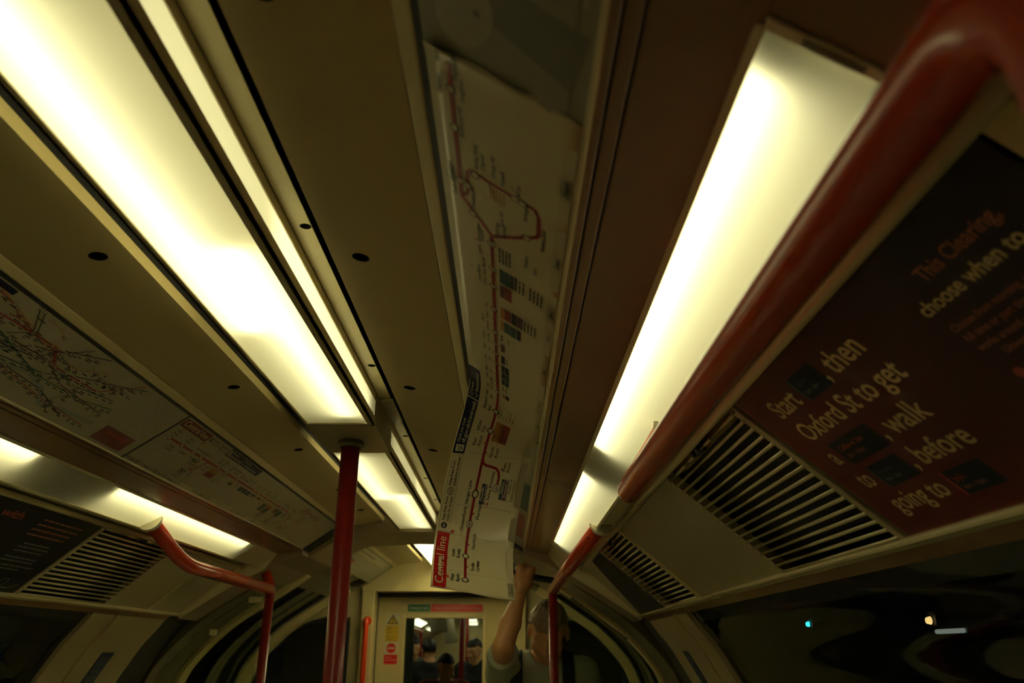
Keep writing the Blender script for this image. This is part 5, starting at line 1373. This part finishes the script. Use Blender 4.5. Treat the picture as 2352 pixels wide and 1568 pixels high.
for k, (y0, y1) in enumerate(((7.15, 9.0), (9.6, 11.2))):
    r = empty('handrail', (-0.6 + ncx(y0), y0, EYE + .25)); tag(r, 'red handrail under the %s left light of the next carriage' % ('first', 'second')[k], 'handrail', 'handrails in the next carriage')
    mb = MB(); mb.tube(fillet([(-0.655 + ncx(y0), y0, EYE + .345), (-0.615 + ncx(y0), y0 + .15, EYE + .255), (-0.60 + ncx(y1), y1, EYE + .25)], .1, 8), 0.0225, 14); mb.build('rail', 'rail_red', r, smooth=True)
for k, (x0, x1, y, z0, z1, lean) in enumerate(((-0.335, -0.165, 8.35, 0.165, 0.46, .10), (-0.36, -0.19, 11.2, 0.10, 0.47, .16))):
    r = empty('hanging_card', ((x0 + x1) / 2 + ncx(y), y, EYE + z0)); tag(r, '%s pale card hanging from the ceiling of the next carriage' % ('nearer', 'farther')[k], 'card', 'cards hanging in the next carriage')
    mb = MB(); P_ = []
    for j in range(9):
        t = j / 8; P_.append((x0 + ncx(y) + lean * (1 - t) * .5, y - 0.10 * math.sin(2.2 * t), EYE + z0 + (z1 - z0) * t))
    V = [p for p in P_] + [(p[0] + (x1 - x0), p[1], p[2] + .02) for p in P_]; V += [(p[0], p[1] + .002, p[2]) for p in V]
    F = [(j, j+1, 9+j+1, 9+j) for j in range(8)] + [(18+j, 27+j, 27+j+1, 18+j+1) for j in range(8)] + [(0, 9, 27, 18), (8, 26, 35, 17)] + [(j, 18+j, 19+j, j+1) for j in range(8)] + [(9+j, 10+j, 28+j, 27+j) for j in range(8)]
    mb.add(V, F); mb.build('sheet', 'map_aged', r, smooth=True)

def stand(x, y, head_z, face, k=1.0):
    f = np.array(face, float); f /= np.linalg.norm(f); s = np.array([-f[1], f[0], 0.0]); c = np.array([x, y, 0.0]); z = head_z - 1.64 * k
    p = lambda a, b_, h: tuple(c + s * a * k + f * b_ * k + np.array([0, 0, max(0.085, h * k + (z if h > .6 else 0))]))
    return dict(feet=(x, y, 0), head=p(0, .03, 1.64), face=tuple(f + np.array([0, 0, -.25])), crown=(0, 0, 1), k=k, neck=p(0, -.01, 1.53), chest=p(0, -.02, 1.33), pelvis=p(0, -.02, 1.0),
                shoulder=(p(-.185, -.02, 1.46), p(.185, -.02, 1.46)), elbow=(p(-.235, -.04, 1.17), p(.235, -.04, 1.17)), wrist=(p(-.22, .06, .93), p(.22, .06, .93)),
                hip=(p(-.095, 0, .96), p(.095, 0, .96)), knee=(p(-.10, .02, .52), p(.10, .02, .52)), ankle=(p(-.105, -.02, .085), p(.105, -.02, .085)),
                hand=(dict(dir=(0, 0, -1), palm=tuple(s), curl=.35, thumb=1), dict(dir=(0, 0, -1), palm=tuple(-s), curl=.35, thumb=1)))
MT['coat_dark'] = paint('coat_dark', (0.016, 0.018, 0.022), 0.8); MT['coat_grey'] = paint('coat_grey', (0.10, 0.10, 0.085), 0.8); MT['top_rust'] = paint('top_rust', (0.30, 0.060, 0.025), 0.8); MT['hair_dark'] = paint('hair_dark', (0.012, 0.009, 0.008), 0.5, var=0.4, scale=60)
pm = lambda sh, hr: dict(skin='skin', shirt=sh, trousers='trousers', shoe='shoe', hair=hr)
make_person('passenger in a dark coat in the next carriage, left of its red pole', stand(-0.40, 8.9, 1.56, (-.3, 1, 0), .95), pm('coat_dark', 'hair_dark'), h=0.016, long_sleeve=True, group='passengers in the next carriage')
make_person('passenger in a rust top in the next carriage, facing this way', stand(-0.11, 7.25, 1.43, (.3, -1, 0), 0.88), pm('top_rust', 'hair_dark'), h=0.015, long_sleeve=True, group='passengers in the next carriage')
make_person('passenger in a grey coat in the next carriage, at the left window edge', stand(-0.66, 9.6, 1.60, (.4, -1, 0)), pm('coat_grey', 'hair_dark'), h=0.016, long_sleeve=True, group='passengers in the next carriage')
make_person('dark haired passenger in the next carriage, far right', stand(0.085, 8.75, 1.565, (-.5, -1, 0), .95), pm('coat_dark', 'hair_dark'), h=0.015, long_sleeve=True, group='passengers in the next carriage')

# ------------------------------------------------------------------ lamps added outside the right windows for small bright dots in the glass
MT['cyan_lamp'] = glow('cyan_lamp', (0.05, 0.75, 0.85), 3.0); MT['amber_lamp'] = glow('amber_lamp', (1.0, 0.62, 0.22), 1.6); MT['strip_lamp'] = glow('strip_lamp', (0.75, 0.85, 0.45), 0.45); MT['strip_white'] = glow('strip_white', (0.6, 0.62, 0.55), 0.35)
def added_lamp(name, c, r, mat, label, strip=None):
    o = empty(name, c); tag(o, label, 'lamp')
    mb = MB()
    if strip: mb.tube([(c[0], c[1] - strip, c[2]), (c[0], c[1] + strip, c[2])], r, 12)
    else: mb.tube([(c[0] - r, c[1], c[2]), (c[0], c[1], c[2])], [r * .75, r], 16)
    mb.build('lens', mat, o)
    mb = MB(); mb.box(c[0] + r * .8, c[0] + r * .8 + 0.03, c[1] - (strip or r) * 1.15, c[1] + (strip or r) * 1.15, c[2] - r * 1.4, c[2] + r * 1.4); mb.build('bracket', 'rubber', o)
    mb = MB(); mb.tube([(c[0] + r * .8 + 0.02, c[1], c[2]), (1.86, c[1], c[2] + 0.02)], 0.012, 8); mb.build('arm', 'rubber', o)
added_lamp('added_lamp', (1.60, 3.313, EYE + 0.106), 0.010, 'cyan_lamp', 'tiny cyan lamp added outside the right window for a dot in the glass')
added_lamp('added_lamp', (1.60, 2.354, EYE + 0.086), 0.011, 'amber_lamp', 'tiny amber lamp added outside the right window for a dot in the glass')
added_lamp('added_lamp', (1.60, 2.26, EYE + 0.056), 0.006, 'strip_white', 'faint thin white strip added outside the right window for a streak in the glass', strip=0.07)
